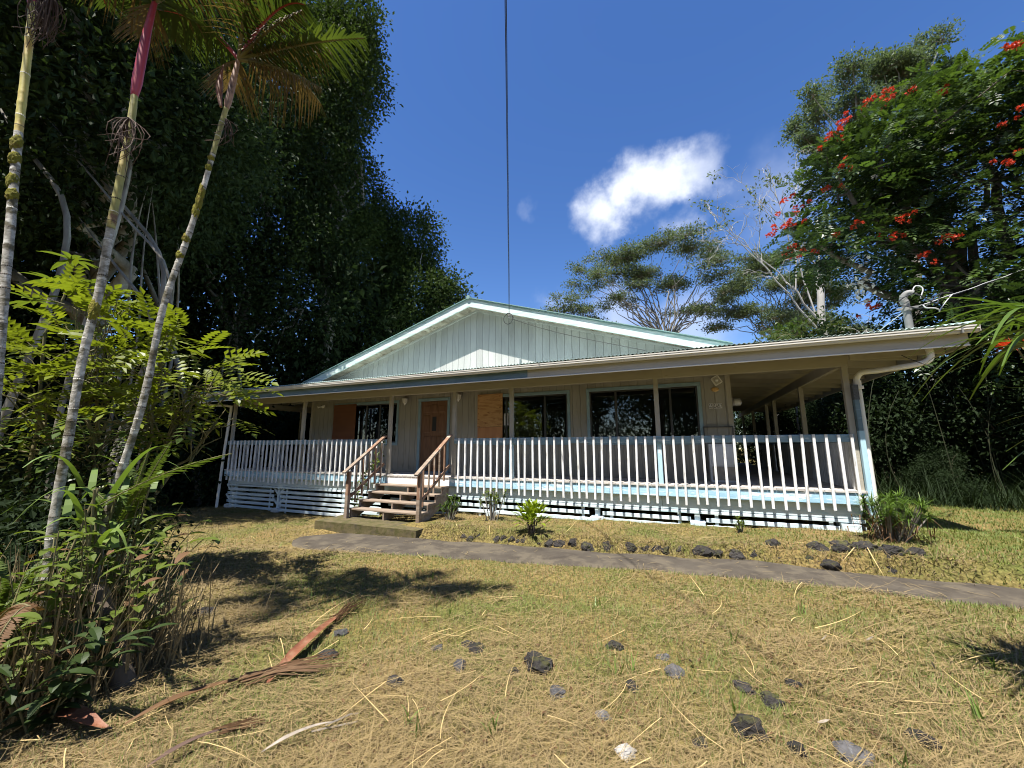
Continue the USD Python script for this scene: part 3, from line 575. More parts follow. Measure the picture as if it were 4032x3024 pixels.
# gutter: ogee profile swept along x
gp_ = np.array([(YG + .11, 3.335), (YG + .11, 3.235), (YG + .05, 3.225), (YG + .028, 3.243), (YG + .028, 3.262), (YG + .008, 3.275), (YG + .008, 3.305), (YG, 3.312), (YG, 3.332), (YG + .010, 3.334), (YG + .012, 3.312), (YG + .03, 3.25), (YG + .1, 3.245), (YG + .1, 3.335)])
def gutter(x0, x1):
    q = Polygon(gp_); t_ = trimesh.creation.extrude_polygon(q, x1 - x0, engine='earcut'); v_ = np.array(t_.vertices)
    return np.stack([v_[:, 2] + x0, v_[:, 0], v_[:, 1]], 1), np.array(t_.faces)
for a, b in ((RX0 - .05, -8.2), (-8.198, -1.6), (-1.598, RX1 + .06)): part(house, 'gutter', gutter(a, b), 'gutter')
part(house, 'gutter_bracket', cham(RX1 - .14, RX1 - .12, YG - .004, YG + .12, 3.222, 3.338, .003), 'metal')
for xx in (RX1 + .062, RX0 - .052): part(house, 'gutter_end', bx(xx - .002, xx + .002, YG + .001, YG + .108, 3.226, 3.33), 'gutter')
YE = YG + .135
part(house, 'front_fascia', cham(RX0 + .05, -9.1, YE, YE + .035, 3.06, 3.325), 'slate'); part(house, 'front_fascia', cham(-9.097, -2.99, YE, YE + .035, 3.06, 3.325), 'slate')
part(house, 'front_fascia', cham(-2.987, RX1 - .02, YE - .002, YE + .035, 3.06, 3.325), 'cream', label='cream right length of the front fascia board')
for a, b in ((RX0 + .05, -9.1), (-9.097, -2.99), (-2.987, RX1 - .02)):
    part(house, 'drip_edge', cham(a, b, YE - .02, YE - .003, 3.046, 3.066, .003), 'white_board')
# soffit rafters of the front porch
x = RX0 + .3
while x < WX1 + .1:
    part(house, 'porch_rafter', bar([x, YE + .036, 3.22], [x, YW - .02, 3.22 + .085 * (YW - YE)], .04, .14), 'rafter'); x += .61
part(house, 'porch_ceiling', (np.array([[RX0 + .02, YE + .04, 3.318], [RX1 - .1, YE + .04, 3.318], [RX1 - .1, YW, 3.47], [RX0 + .02, YW, 3.47]]), np.array([[0, 2, 1], [0, 3, 2]])), 'rafter')
# right hand porch: roof sheet over y, rafters along x
EX = 4.02
sr = [(WX1 - .3, 3.60), (EX + .09, 3.372)]
ys = np.arange(YG + .06, YB + .3, .0762 / 4)
va = [np.stack([np.full_like(ys, a), ys, b + corr(ys)], 1) for a, b in sr]; xi = np.clip(EX + .09 - (ys - YG - .06) * 1.75, WX1 - .3, EX + .05); va[0][:, 2] = np.interp(xi, [WX1 - .3, EX + .09], [sr[0][1], sr[1][1]]) + corr(ys); va[0][:, 0] = xi
vtop = np.vstack(va); k = len(ys); n_ = len(vtop); e0 = np.arange(k - 1)
f1 = np.concatenate([np.stack([e0, e0 + k, e0 + k + 1], 1), np.stack([e0, e0 + k + 1, e0 + 1], 1)])
part(house, 'side_roof', (np.vstack([vtop, vtop - [0, 0, .0016]]), np.vstack([f1, f1[:, ::-1] + n_])), 'roof')
part(house, 'roof_edge_trim', bar([3.25, YG + .10, 3.352], [EX + .11, YG + .055, 3.392], .02, .022), 'roof')
part(house, 'side_ceiling', (np.array([[WX1, YW, 3.545], [EX, YG + .2, 3.33], [EX, YB, 3.33], [WX1, YB, 3.545]]), np.array([[0, 2, 1], [0, 3, 2]])), 'under_roof')
part(house, 'side_fascia', cham(EX, EX + .035, YE + .04, YB + .2, 3.04, 3.33), 'cream')
y = YE + .55
while y < YB:
    xi_ = max(WX1 + .02, EX - .05 - (y - YE) * 1.6); part(house, 'side_rafter', bar([xi_, y, 3.20 + .22 * (EX - xi_) / (EX - WX1)], [EX - .01, y, 3.20], .045, .19), 'rafter'); y += .72
part(house, 'hip_rafter', bar([WX1 + .05, YW - .05, 3.40], [EX - .02, YE + .06, 3.21], .045, .18), 'rafter')
part(house, 'lookout', bar([2.85, YF + .07, 3.15], [EX - .01, YF - .1, 3.13], .04, .16), 'rafter')
y = YW
while y < YB:
    part(house, 'left_rafter', bar([WX0 - .02, y, 3.4], [RX0 + .2, y, 3.20], .045, .16), 'rafter'); y += .8
part(house, 'left_roof', cat([(np.array([[WX0 + .3, YW, 3.52], [RX0 - .03, YG + .08, 3.36], [RX0 - .03, YB, 3.36], [WX0 + .3, YB, 3.52]]), np.array([[0, 1, 2], [0, 2, 3]]))]), 'roof')
# main gable roof
YBG = 9.16
RF = 6.45
for s_ in (-1, 1):
    xa, za = AP[0], AP[1] + .155; xb, zb = AP[0] + s_ * RF, AP[1] + .155 - SL * RF
    ysr = np.arange(YBG - .05, YB + .3, .0762 / 3); 
    v_ = np.vstack([np.stack([np.full_like(ysr, xa), ysr, za + corr(ysr) * .8], 1), np.stack([np.full_like(ysr, xb), ysr, zb + corr(ysr) * .8], 1)]); k = len(ysr); e0 = np.arange(k - 1)
    f1 = np.concatenate([np.stack([e0, e0 + k, e0 + k + 1], 1), np.stack([e0, e0 + k + 1, e0 + 1], 1)])
    part(house, 'main_roof', (np.vstack([v_, v_ - [0, 0, .002]]), np.vstack([f1, f1[:, ::-1] + len(v_)])), 'roof')
    ang = math.atan(SL); dirx = np.array([s_ * math.cos(ang), 0, -math.sin(ang)]); up = np.array([s_ * math.sin(ang), 0, math.cos(ang)])
    o = np.array([AP[0], YBG, AP[1] + .02])
    c0, c1 = o - dirx * 0 + [0, 0, 0], o + dirx * (RF + .1)
    h_ = .205; zt = AP[1] + .115                                       # barge board, plumb cut at the ridge
    pl = Polygon([(AP[0], zt), (AP[0] + s_ * RF * .985, zt - SL * RF * .985), (AP[0] + s_ * RF * .985, zt - h_ / math.cos(ang) - SL * RF * .985), (AP[0], zt - h_ / math.cos(ang))])
    part(house, 'barge_board', prism(pl if s_ > 0 else pl, YBG, YBG + .04), 'mint')
    pl2 = Polygon([(AP[0], zt + .052), (AP[0] + s_ * RF, zt + .052 - SL * RF), (AP[0] + s_ * RF, zt + .003 - SL * RF), (AP[0], zt + .003)])
    part(house, 'rake_trim', prism(pl2, YBG - .028, YBG + .02), 'mint_dark')
    pl3 = Polygon([(AP[0], zt - .155), (AP[0] + s_ * RF * .9, zt - .155 - SL * RF * .9), (AP[0] + s_ * RF * .9, zt - .215 - SL * RF * .9), (AP[0], zt - .215)])
    part(house, 'wall_trim', prism(pl3, YW - .03, YW - .004), 'gable_siding')
    q = 0.0
    while q < RF - .3:
        a_, b_ = q + .004, q + .136
        pl4 = Polygon([(AP[0] + s_ * a_, zt - .13 - SL * a_), (AP[0] + s_ * b_, zt - .13 - SL * b_), (AP[0] + s_ * b_, zt - .152 - SL * b_), (AP[0] + s_ * a_, zt - .152 - SL * a_)])
        part(house, 'soffit_plank', prism(pl4, YBG + .042, YW - .002), 'soffit'); q += .14
part(house, 'ridge_cap', tube([[AP[0], YBG - .06, AP[1] + .165], [AP[0], YB + .3, AP[1] + .165]], .06, 8), 'mint_dark')
# eave downpipes
def elbow(pts, r=.044, n=40): return tube(spline(pts, n), r, 12)
dp = part(house, 'downpipe', cat([elbow([[3.66, YG + .26, 3.20], [3.67, YG + .26, 3.0], [3.65, YG + .27, 2.90], [3.56, YG + .33, 2.855], [3.34, YG + .47, 2.835], [3.06, YG + .66, 2.83], [2.96, YG + .75, 2.82], [2.915, YG + .80, 2.74], [2.915, YG + .80, 2.55]], .045, 60),
                                tube([[2.915, YG + .80, 2.6], [2.915, YG + .80, 1.5], [2.915, YG + .80, .12]], .047, 14)]), 'pvc', smooth=40)
part(dp, 'pipe_collar', tube([[2.915, YG + .80, 2.60], [2.915, YG + .80, 2.70]], .054, 14), 'pvc', smooth=40)
part(dp, 'pipe_strap', cat([cham(2.80, 2.968, YG + .72, YG + .744, 2.545, 2.60, .003)]), 'pvc')
part(dp, 'pipe_wire', tube(spline([[3.38, YG + .38, 3.02], [3.5, YG + .22, 2.86], [3.62, YG + .12, 2.76]], 12), .006, 6), 'rubber')
lp = part(house, 'downpipe', cat([tube(spline([[-14.9, YG + .1, 3.2], [-14.8, YG + .2, 3.05], [-14.5, YG + .5, 2.98], [-14.2, YG + .72, 2.94]], 20), .04, 10), tube([[-14.19, YG + .72, 2.98], [-14.27, YG + .70, 1.3], [-14.30, YG + .68, -.5]], .042, 12)]), 'pvc', smooth=40)
# board and shutter on the right hand wall
part(house, 'side_window_trim', cham(WX1 + .003, WX1 + .03, 9.95, 10.15, 2.15, 2.75), 'tan')

# ------------------------------------------------------------------ things fixed to the front wall
def plyboard(name, label, x0, x1, z0, z1, m, y0=YW - .045, th=.02, split=None, knots=False):
    t_ = thing(name, label, 'plywood board', ((x0 + x1) / 2, y0, z0))
    if split:
        part(t_, 'upper_sheet', cham(x0, x1, y0, y0 + th, split + .003, z1, .002), m); part(t_, 'lower_sheet', cham(x0 + .01, x1 - .005, y0 + .002, y0 + th, z0, split - .003, .002), 'ply_low', label='smooth orange lower sheet')
    else: part(t_, 'sheet', cham(x0, x1, y0, y0 + th, z0, z1, .002), m)
    if knots:
        kr = np.random.default_rng(3)
        for s_ in (x0 + .045, x1 - .10, x1 - .045):
            for zz_ in np.linspace(split + .06, z1 - .06, 6):
                c_ = trimesh.creation.cylinder(.014, .006, sections=10); c_.apply_transform(trimesh.transformations.rotation_matrix(np.pi / 2, [1, 0, 0])); c_.apply_translation([s_ + kr.normal(0, .01), y0 - .001, zz_ + kr.normal(0, .02)])
                part(t_, 'knot', c_, 'knot')
plyboard('plywood_board', 'dark red-brown plywood board over the left half of the window left of the door', -10.70, -9.72, 1.68, 2.965, 'ply_dark')
plyboard('plywood_board', 'orange knotty plywood board in two sheets, on the window just right of the door', -5.19, -4.415, 1.68, 3.03, 'ply', split=2.11, knots=True)
nt = thing('paper_notice', 'white paper notice taped inside the glass beside the orange plywood board', 'notice', (-4.33, YW, 2.2))
part(nt, 'sheet', bx(-4.400, -4.27, YW + .0225, YW + .0245, 2.15, 2.47), 'paper')

def lantern(x, z, label, broken=False):
    t_ = thing('wall_lantern', label, 'wall lamp', (x, YW - .02, z), group=None)
    part(t_, 'backplate', cham(x - .05, x + .05, YW - .034, YW - .016, z - .03, z + .13, .006), 'lamp_metal')
    part(t_, 'arm', tube(spline([[x, YW - .03, z + .06], [x, YW - .09, z + .11], [x, YW - .14, z + .08]], 10), .011, 8), 'lamp_metal', smooth=40)
    c = trimesh.creation.cone(.10, .09, sections=6); c.apply_translation([x, YW - .14, z + .0]); part(t_, 'cap', c, 'lamp_metal')
    body = trimesh.creation.cylinder(.075, .13, sections=6); v_ = body.vertices.copy(); s_ = np.where(v_[:, 2] > 0, 1.05, .72); v_[:, :2] *= s_[:, None]; body.vertices = v_; body.apply_translation([x, YW - .14, z - .068])
    part(t_, 'glass_body', body, 'lamp_glass')
    for a in range(6):
        an = a * math.pi / 3
        part(t_, 'cage_bar', bar([x + math.cos(an) * .081, YW - .14 + math.sin(an) * .081, z - .003], [x + math.cos(an) * .057, YW - .14 + math.sin(an) * .057, z - .133], .008, .008, (1, 0, .3)), 'lamp_white')
    part(t_, 'finial', tube([[x, YW - .14, z - .13], [x, YW - .14, z - .16], [x, YW - .14, z - .20]], [.05, .025, .012], 8), 'lamp_white', smooth=40)
lantern(-7.66, 3.03, 'hexagonal wall lantern left of the front door')
lantern(-5.765, 3.05, 'hexagonal wall lantern right of the front door, beside a porch post')
# broken lamp box over the house number
t_ = thing('wall_lamp', 'crooked white wall lamp box hanging above the house number', 'wall lamp', (.83, YW - .05, 3.0))
ca, sa = math.cos(.5), math.sin(.5)
def rr(p): p = np.array(p, float); x_, z_ = p[:, 0], p[:, 2]; return np.stack([.84 + x_ * ca - z_ * sa, p[:, 1], 3.02 + x_ * sa + z_ * ca], 1)
for a, b in (((-.07, -.085), (.07, -.085)), ((-.07, .085), (.07, .085)), ((-.07, -.085), (-.07, .085)), ((.07, -.085), (.07, .085))):
    for yy_ in (YW - .14, YW - .03):
        v_, f_ = bar([a[0], yy_, a[1]], [b[0], yy_, b[1]], .016, .016, (0, 1, 0)); part(t_, 'frame_bar', (rr(v_), f_), 'lamp_white')
v_, f_ = bx(-.06, .06, YW - .13, YW - .035, -.075, .075); part(t_, 'glass_body', (rr(v_), f_), 'lamp_glass')
c = trimesh.creation.icosphere(2, .035); c.apply_translation([.84, YW - .145, 3.02]); part(t_, 'bulb', c, 'lamp_white', smooth=True)
t_ = top('wasp_nest', (lambda c: (c.vertices * [.075, .03, .05] * (1 + .3 * (meshkit.noise(c.vertices * 3, 2)[:, None] - .5)) + [.80, YW - .02, 2.83], c.faces))(trimesh.creation.icosphere(3, 1)), 'lichen_orange', 'orange mud wasp nest on the wall under the crooked lamp box', 'nest', smooth=True)
# small spotlight at far left
t_ = thing('spotlight', 'small double spotlight on the wall left of the dark plywood board', 'spotlight', (-11.23, YW, 2.96))
part(t_, 'base', cham(-11.28, -11.18, YW - .03, YW - .003, 2.93, 3.0), 'lamp_white')
for s_ in (-1, 1): part(t_, 'lamp_head', tube([[-11.23 + s_ * .03, YW - .03, 2.95], [-11.23 + s_ * .08, YW - .09, 2.93], [-11.23 + s_ * .12, YW - .15, 2.91]], [.015, .03, .045], 10), 'lamp_white', smooth=40)
# lamp on the right hand wall
t_ = thing('porch_lamp', 'round glass and metal jelly-jar lamp on the side wall under the right porch roof', 'wall lamp', (WX1, 9.85, 2.55))
part(t_, 'base', cham(WX1 + .002, WX1 + .05, 9.77, 9.93, 2.46, 2.64), 'lamp_metal')
part(t_, 'glass_body', tube([[WX1 + .05, 9.85, 2.55], [WX1 + .12, 9.85, 2.55], [WX1 + .19, 9.85, 2.55], [WX1 + .22, 9.85, 2.55]], [.07, .085, .08, .03], 12), 'lamp_glass', smooth=40)
part(t_, 'collar', tube([[WX1 + .045, 9.85, 2.55], [WX1 + .075, 9.85, 2.55]], .09, 12), 'lamp_metal', smooth=40)
# house number
t_ = thing('house_number', 'black digits reading 15 1457 on pale tiles on the wall right of the windows', 'house number', (.65, YW - .01, 2.42))
def digits(s, x, z, h=.082):
    for ch in s:
        part(t_, 'tile', cham(x - .002, x + .037, YW - .0075, YW - .002, z - .012, z + h + .012, .001), 'paper')
        m_ = meshkit.text_mesh(ch, h, .003, bold=True); v_ = np.array(m_.vertices); w_ = v_[:, 0].max() - v_[:, 0].min(); v_[:, 0] = (v_[:, 0] - v_[:, 0].min()) * min(1, .030 / w_) + .0175 - min(w_, .03) / 2
        part(t_, 'digit', (np.stack([x + v_[:, 0], YW - .008 - v_[:, 2], z + v_[:, 1]], 1), np.array(m_.faces)[:, ::-1][:, ::-1]), 'black'); x += .0415
digits('15', .655, 2.425); digits('1457', .752, 2.42)
# framed panel and white cabinet against the wall
t_ = thing('storage_cabinet', 'pale cabinet with a dark framed top standing against the wall under the house number', 'cabinet', (.8, YW - .2, DZ))
part(t_, 'body', cham(.56, 1.06, YW - .30, YW - .04, DZ + .002, 1.62), 'cabinet'); part(t_, 'door', cham(.60, 1.02, YW - .315, YW - .302, DZ + .35, 1.58, .004), 'cabinet')
part(t_, 'drawer', cham(.60, 1.02, YW - .315, YW - .302, DZ + .04, DZ + .32, .004), 'lamp_metal')
part(t_, 'back_frame', cat([bx(.50, 1.085, YW - .06, YW - .03, 1.985, 2.01), bx(.50, .52, YW - .06, YW - .03, 1.0, 1.985), bx(1.065, 1.085, YW - .06, YW - .03, 1.62, 1.985)]), 'dark_frame')

# ------------------------------------------------------------------ front steps
st = thing('porch_steps', 'weathered open wooden steps with handrails leading up to the front door', 'stairs', (-6.28, 7.8, -.1))
tr = [(8.27, .62, 'wood_grey'), (8.0, .462, 'wood_grey'), (7.72, .285, 'wood_grey'), (7.36, .14, 'wood_grey')]
TY = [8.24, 7.98, 7.70, 7.40]; TZ = [.615, .455, .285, .125]
XA, XB = -7.36, -5.26
for yy_, zz_ in zip(TY, TZ): part(st, 'tread', cham(XA + .0, XB, yy_ - .15, yy_ + .13, zz_ - .04, zz_), 'wood_grey')
for xx in (XA + .03, (XA + XB) / 2 - .03, XB - .07):
    pts = [(8.36, .56), (8.36, .30), (7.35, -.16), (7.26, -.16), (7.26, .085), (7.54, .085), (7.54, .245), (7.83, .245), (7.83, .415), (8.10, .415), (8.10, .575), (8.36, .575)]
    m_ = trimesh.creation.extrude_polygon(Polygon(pts).buffer(0), .045, engine='earcut'); v_ = np.array(m_.vertices)
    part(st, 'stringer', (np.stack([xx + v_[:, 2], v_[:, 0], v_[:, 1]], 1), np.array(m_.faces)), 'wood_grey')
for s_, xx in ((-1, XA + .02), (1, XB - .02)):
    gz = -.12 if s_ < 0 else -.04
    part(st, 'newel_post', cham(xx - .045, xx + .045, 7.13, 7.22, gz - .03, .43, .006), 'wood_grey'); part(st, 'newel_post', cham(xx - .044, xx + .044, 7.131, 7.219, .432, .985, .006), 'wood_red', label='red-brown upper length of newel post')
    part(st, 'handrail', bar([xx + s_ * .01, 7.02, .955], [xx + s_ * .01, 7.75, 1.44], .10, .04), 'wood_grey'); part(st, 'handrail', bar([xx + s_ * .01, 7.752, 1.441], [xx + s_ * .01, 8.37, 1.86], .10, .04), 'wood_red')
    part(st, 'lower_rail', bar([xx, 7.2, .36], [xx, 8.36, 1.12], .035, .06), 'wood_red')
    for j in range(5):
        t = (j + .8) / 5.6; yb = 7.2 + 1.16 * t; zb = .36 + .76 * t
        part(st, 'baluster', cham(xx - .02 - s_ * .045, xx + .02 - s_ * .045, yb - .018, yb + .018, zb - .22 - .05 * j * .2, zb + .66), 'wood_red' if (j + (s_ > 0)) % 2 else 'wood_grey')
# slab at the foot of the steps
def rough_box(x0, x1, y0, y1, z0, z1, seed, amp=.02, n=18):
    b = trimesh.creation.box((x1 - x0, y1 - y0, z1 - z0))
    for _ in range(4): b = b.subdivide()
    v_ = np.array(b.vertices) + [(x0 + x1) / 2, (y0 + y1) / 2, (z0 + z1) / 2]
    d_ = np.stack([meshkit.fbm(v_ * 5 + q * 17, 3, seed + q) - .5 for q in range(3)], 1) * 2 * amp
    return v_ + d_, np.array(b.faces)
top('entrance_slab', rough_box(-7.75, -4.95, 6.66, 7.55, -.40, -.09, 3, .02), 'slab', 'low mossy concrete slab at the foot of the wooden steps', 'slab', smooth=40)

# ------------------------------------------------------------------ service mast and cables
t_ = thing('service_mast', 'grey metal electricity mast with a curved weatherhead standing on the right porch roof', 'mast', (3.86, 8.8, 3.4))
mb = np.array([3.86, 8.8, 3.40]); mt = np.array([3.86, 8.8, 4.12])
part(t_, 'pole', tube([mb, mt], .055, 12), 'metal', smooth=40)
part(t_, 'weatherhead', tube(spline([mt - [0, 0, .02], mt + [-.01, -.01, .09], mt + [.03, -.03, .14], mt + [.10, -.06, .12]], 14), np.linspace(.064, .045, 14), 12), 'metal', smooth=40)
part(t_, 'clamp', cat([tube([mb + [0, 0, .54], mb + [0, 0, .61]], .07, 12), bar(mb + [-.14, -.02, .58], mb + [.15, -.02, .60], .03, .035)]), 'metal')
def wire(pts, r, m, n=24): return part(t_, 'service_wire', tube(spline(pts, n), r, 6), m, smooth=True)
wh = mt + [.10, -.06, .12]
wire([wh, wh + [.01, -.02, .09], wh + [.07, 0, .13], wh + [.125, 0, .09], wh + [.115, 0, -.02], wh + [.085, 0, -.11]], .010, 'wire_grey')
wire([wh, wh + [-.08, -.05, -.04], wh + [-.2, -.06, -.10], wh + [-.25, -.05, -.19], wh + [-.15, -.04, -.23], wh + [-.02, -.02, -.28], wh + [.3, .2, -.14], wh + [.7, .5, .08]], .010, 'rubber')
wire([wh, wh + [.1, -.02, -.08], wh + [.3, .1, -.2], wh + [.45, .3, -.10], wh + [.8, .6, .1]], .010, 'rubber')
wire([wh + [.10, 0, -.24], wh + [.12, -.02, -.29], wh + [.19, 0, -.30], wh + [.42, .25, -.30], wh + [.8, .6, .08]], .010, 'wire_grey')
cb = thing('service_cable', 'dark twisted service cable running from the roof mast out to the right', 'cable', (4, 9, 4))
P0 = mb + [.12, -.02, .59]; P1 = np.array([8.57, 14.02, 6.25]); P2 = P0 + (P1 - P0) * 3.2
part(cb, 'strand', tube([P0 + (P2 - P0) * s + [0, 0, -.5 * s * (1 - s)] for s in np.linspace(0, 1, 30)], .012, 6), 'rubber', smooth=True)
part(cb, 'strand', tube([P0 + [.02 * math.sin(s * 60), .02 * math.cos(s * 60), 0] + (P2 - P0) * s + [0, 0, -.5 * s * (1 - s) + .012] for s in np.linspace(0, 1, 200)], .008, 5), 'wire_grey', smooth=True)
gw = thing('guy_wire', 'thin grey guy wire from the roof mast back down to the porch roof', 'wire', (3.9, 10, 4))
part(gw, 'wire', tube([mb + [0, 0, .57], [3.75, 14.5, 3.42]], .007, 6), 'wire_grey', smooth=True)
oc = thing('overhead_cable', 'black overhead cable dropping from the sky to the gable barge board', 'cable', (-4.0, 9, 5))
Pa = np.array([-4.01, YBG - .03, 5.06]); Pb = np.array([-1.575, 3.455, 6.83])
for o_, r_ in (((0, 0, 0), .006), ((.0155, 0, .006), .006)):
    pts = []
    for s in np.linspace(0, 3.2, 60): p_ = Pa + (Pb - Pa) * s + np.array(o_) * min(1, s * 6); p_[2] += -.12 * 4 * min(s, 1) * (1 - min(s, 1)) * 0 + .0 * max(0, s - 1); pts.append(p_)
    part(oc, 'strand', tube(pts, r_, 6), 'rubber', smooth=True)
th = np.linspace(0, 4.6 * math.pi, 60)
part(oc, 'coil', tube(np.stack([Pa[0] + .13 * np.cos(th) * (1 + .1 * np.sin(th * .7)), np.full(60, YBG - .05) - .004 * th, Pa[2] - .10 + .15 * np.sin(th)], 1), .006, 6), 'rubber', smooth=True)
part(oc, 'lead_wire', tube(spline([[Pa[0] + .1, YBG - .03, 4.95], [-2.6, YBG + .1, 4.43], [-1.4, YBG + .05, 4.02], [-.6, YBG + .1, 3.78]], 30), .006, 6), 'rubber', smooth=True)
part(oc, 'bracket', cham(Pa[0] - .03, Pa[0] + .03, YBG - .03, YBG - .001, Pa[2] - .05, Pa[2] + .05, .004), 'metal')

# ------------------------------------------------------------------ rocks
def rock(c, r, seed, flat=.7, ang=.35):
    m_ = trimesh.creation.icosphere(4 if r > .15 else 3, 1); v_ = np.array(m_.vertices); q = np.random.default_rng(seed)
    pl = rnd_unit(q, 9)
    for n_ in pl:                                                   # flat chipped faces
        d_ = v_ @ n_; cut = q.uniform(.55, .85); v_ = v_ - np.where(d_ > cut, d_ - cut, 0)[:, None] * n_
    v_ = v_ * (1 + .5 * (meshkit.fbm(v_ * 2.6 + seed, 3, seed % 50)[:, None] - .5) + .22 * (meshkit.fbm(v_ * 8 + seed, 2, seed % 50)[:, None] - .5))
    v_ *= np.array([q.uniform(.85, 1.2), q.uniform(.8, 1.1), flat]) * r; a = q.uniform(0, 6.28)
    R_ = np.array([[math.cos(a), -math.sin(a), 0], [math.sin(a), math.cos(a), 0], [0, 0, 1]])
    return v_ @ R_.T + c, np.array(m_.faces)
lawn_rocks = [(-1.07, 2.96, .125, .85, 'lava', 'largest dark rock, angular, alone in the middle of the lawn', None),
    (-1.22, 2.86, .065, .6, 'lava', 'small dark stone leaning at the left foot of the largest lawn rock', None),
    (-.39, 2.92, .085, .6, 'lava', 'dark rock half sunk in straw, right of and below the largest lawn rock', None),
    (-.13, 3.20, .11, .4, 'stone', 'pale grey flat stone up right of the sunken dark rock', None),
    (.43, 3.13, .105, .6, 'lava', 'dark rounded rock on the right part of the lawn beside a straw stalk', None),
    (.25, 2.72, .135, .8, 'lava', 'tall tilted dark rock near the bottom right of the lawn', None),
    (.46, 2.66, .075, .7, 'lava', 'small dark stone just right of the tall tilted rock', None),
    (.72, 2.76, .125, .35, 'stone', 'broad flat grey stone at the lower right of the lawn', None),
    (-.36, 2.36, .085, .5, 'pale_stone', 'white rock in the straw at the bottom of the lawn', None),
    (-.52, 2.58, .07, .5, 'stone', 'small grey-blue stone above and left of the white rock', None),
    (-1.60, 2.74, .10, .5, 'stone', 'purple-grey stone left of the largest lawn rock', None),
    (-.85, 2.70, .10, .4, 'stone', 'grey flat stone under straw just below the largest lawn rock', None),
    (-2.85, 2.80, .10, .4, 'stone', 'flat grey stone beside the fallen palm sheath, upper one', None),
    (-2.66, 2.5, .11, .5, 'lava', 'dark stone right of the fallen palm sheath, lower one', None),
    (-4.5, 2.62, .16, .7, 'lava', 'mossy dark rock in the shadow on the left of the lawn', None)]
few = [(-1.95, 2.98), (-1.62, 3.06), (-1.9, 2.38), (-.22, 3.42), (1.12, 3.08), (.28, 3.2), (-5.0, 2.4), (-5.5, 2.75), (-1.75, 3.12), (.95, 2.4), (.0, 2.55), (-.6, 3.5), (.35, 2.35), (.6, 3.4)]
for i_, (x_, y_, r_, fl, m_, lb, g_) in enumerate(lawn_rocks):
    top('rock', rock([x_, y_, float(hgt(x_, y_)) + r_ * .1], r_ * (.95 if i_ == 0 else .68), 40 + i_, fl), m_, lb, 'rock', smooth=25)
for i_, (x_, y_) in enumerate(few):
    r_ = .05 + .03 * ((i_ * 37) % 10) / 10
    top('lawn_stone', rock([x_, y_, float(hgt(x_, y_)) + r_ * .1], r_, 90 + i_, .5), 'lava' if i_ % 3 else 'stone', 'small stone scattered in the lawn straw', 'stone', group='small stones scattered in the lawn', smooth=25)
rr_ = np.random.default_rng(21); bi = 0
for x_ in np.cumsum(np.r_[-4.8, rr_.uniform(.05, .17, 80)]):
    if x_ > 2.4: break
    dens = 1.0 if x_ < 1.0 else .55
    if rr_.random() > dens: continue
    big = rr_.random() < .3
    r_ = rr_.uniform(.10, .14) if big else rr_.uniform(.05, .12); y_ = float(np.interp(x_, PX, PHI)) + .17 + rr_.normal(0, .05); xx = x_ + rr_.normal(0, .04)
    z_ = float(np.interp(xx, PX, PZ)) + + r_ * .12
    top('border_rock', rock([xx, y_, z_], r_, 200 + bi, .85), 'lava', 'rough dark lava rock in the row edging the path' if x_ > -1.9 else 'rough lava rock in the shaded mossy bank between steps and row of bare rocks', 'rock',
        group='lava rocks edging the path' if x_ > -1.9 else 'lava rocks in the shaded bank', smooth=20); bi += 1
for i_, (x_, y_) in enumerate([(1.2, 7.15), (1.7, 7.05), (2.25, 7.0), (2.55, 7.1), (2.05, 7.25), (2.45, 6.95), (1.95, 6.98), (2.75, 7.0)]):
    top('bank_rock', rock([x_, y_, float(hgt(x_, y_)) - .015], .12 + .02 * (i_ % 3), 300 + i_, .75), 'lava', 'mossy lava rock in the low heap at the right end of the border', 'rock', group='lava rocks heaped at the right end', smooth=20)

# ------------------------------------------------------------------ grass and straw
gr = np.random.default_rng(77)
FW = np.array([-math.sin(YAW), math.cos(YAW)]); RT = np.array([math.cos(YAW), math.sin(YAW)])
def scatter(n, dmin, dmax, half, pw=1.0):
    """Ground points in the yard, thinning out with distance from the standpoint."""
    d = dmin * (dmax / dmin) ** gr.random(n); l = gr.uniform(-half, half, n) * d
    return np.stack([FW[0] * d + RT[0] * l, FW[1] * d + RT[1] * l], 1)
def on_lawn(p):
    x, y = p[:, 0], p[:, 1]; lo, hi = np.interp(x, PX, PLO), np.interp(x, PX, PHI)
    nz = (meshkit.fbm(np.stack([x * 2.2, y * 2.2, 0 * x], -1), 3, 8) - .5) * .5
    path = (x > -7.3) & (y > lo + .10 + nz * 1.1) & (y < hi - .08 + nz * 1.0)
    slab = (x > -7.8) & (x < -4.9) & (y > 6.6) & (y < 7.6)
    hs = (y > YF + .06) & (x > dx0) & (x < dx1) & (y < YB)
    return ~(path | slab | hs)
def place(p, dz=0.0): return np.stack([p[:, 0], p[:, 1], hgt(p[:, 0], p[:, 1]) + dz], 1)
def patch(p, s, seed): return meshkit.fbm(np.stack([p[:, 0] * s, p[:, 1] * s, 0 * p[:, 0]], -1), 3, seed)
def green(p):
    """0..1: where the lawn is green rather than strawy."""
    x, y = p[:, 0], p[:, 1]
    g_ = .46 + 1.15 * (patch(p, .7, 31) - .5) + .22 * ss(3.0, 4.5, y) * ss(-5, -2, x) - .35 * (1 - ss(2.4, 3.4, y)) - .3 * ss(6.6, 7.2, y) * (1 - ss(2.7, 3.5, x)) + .3 * ss(3, 4, x) * ss(7, 8, y) - .25 * ss(-3, -5, x)
    return np.clip(g_, 0, 1)
p = scatter(280000, 1.4, 16, 1.45); p = p[on_lawn(p)]; gv = green(p); u = gr.random(len(p))
gpnt = p[u < gv]; spnt = p[u >= gv]
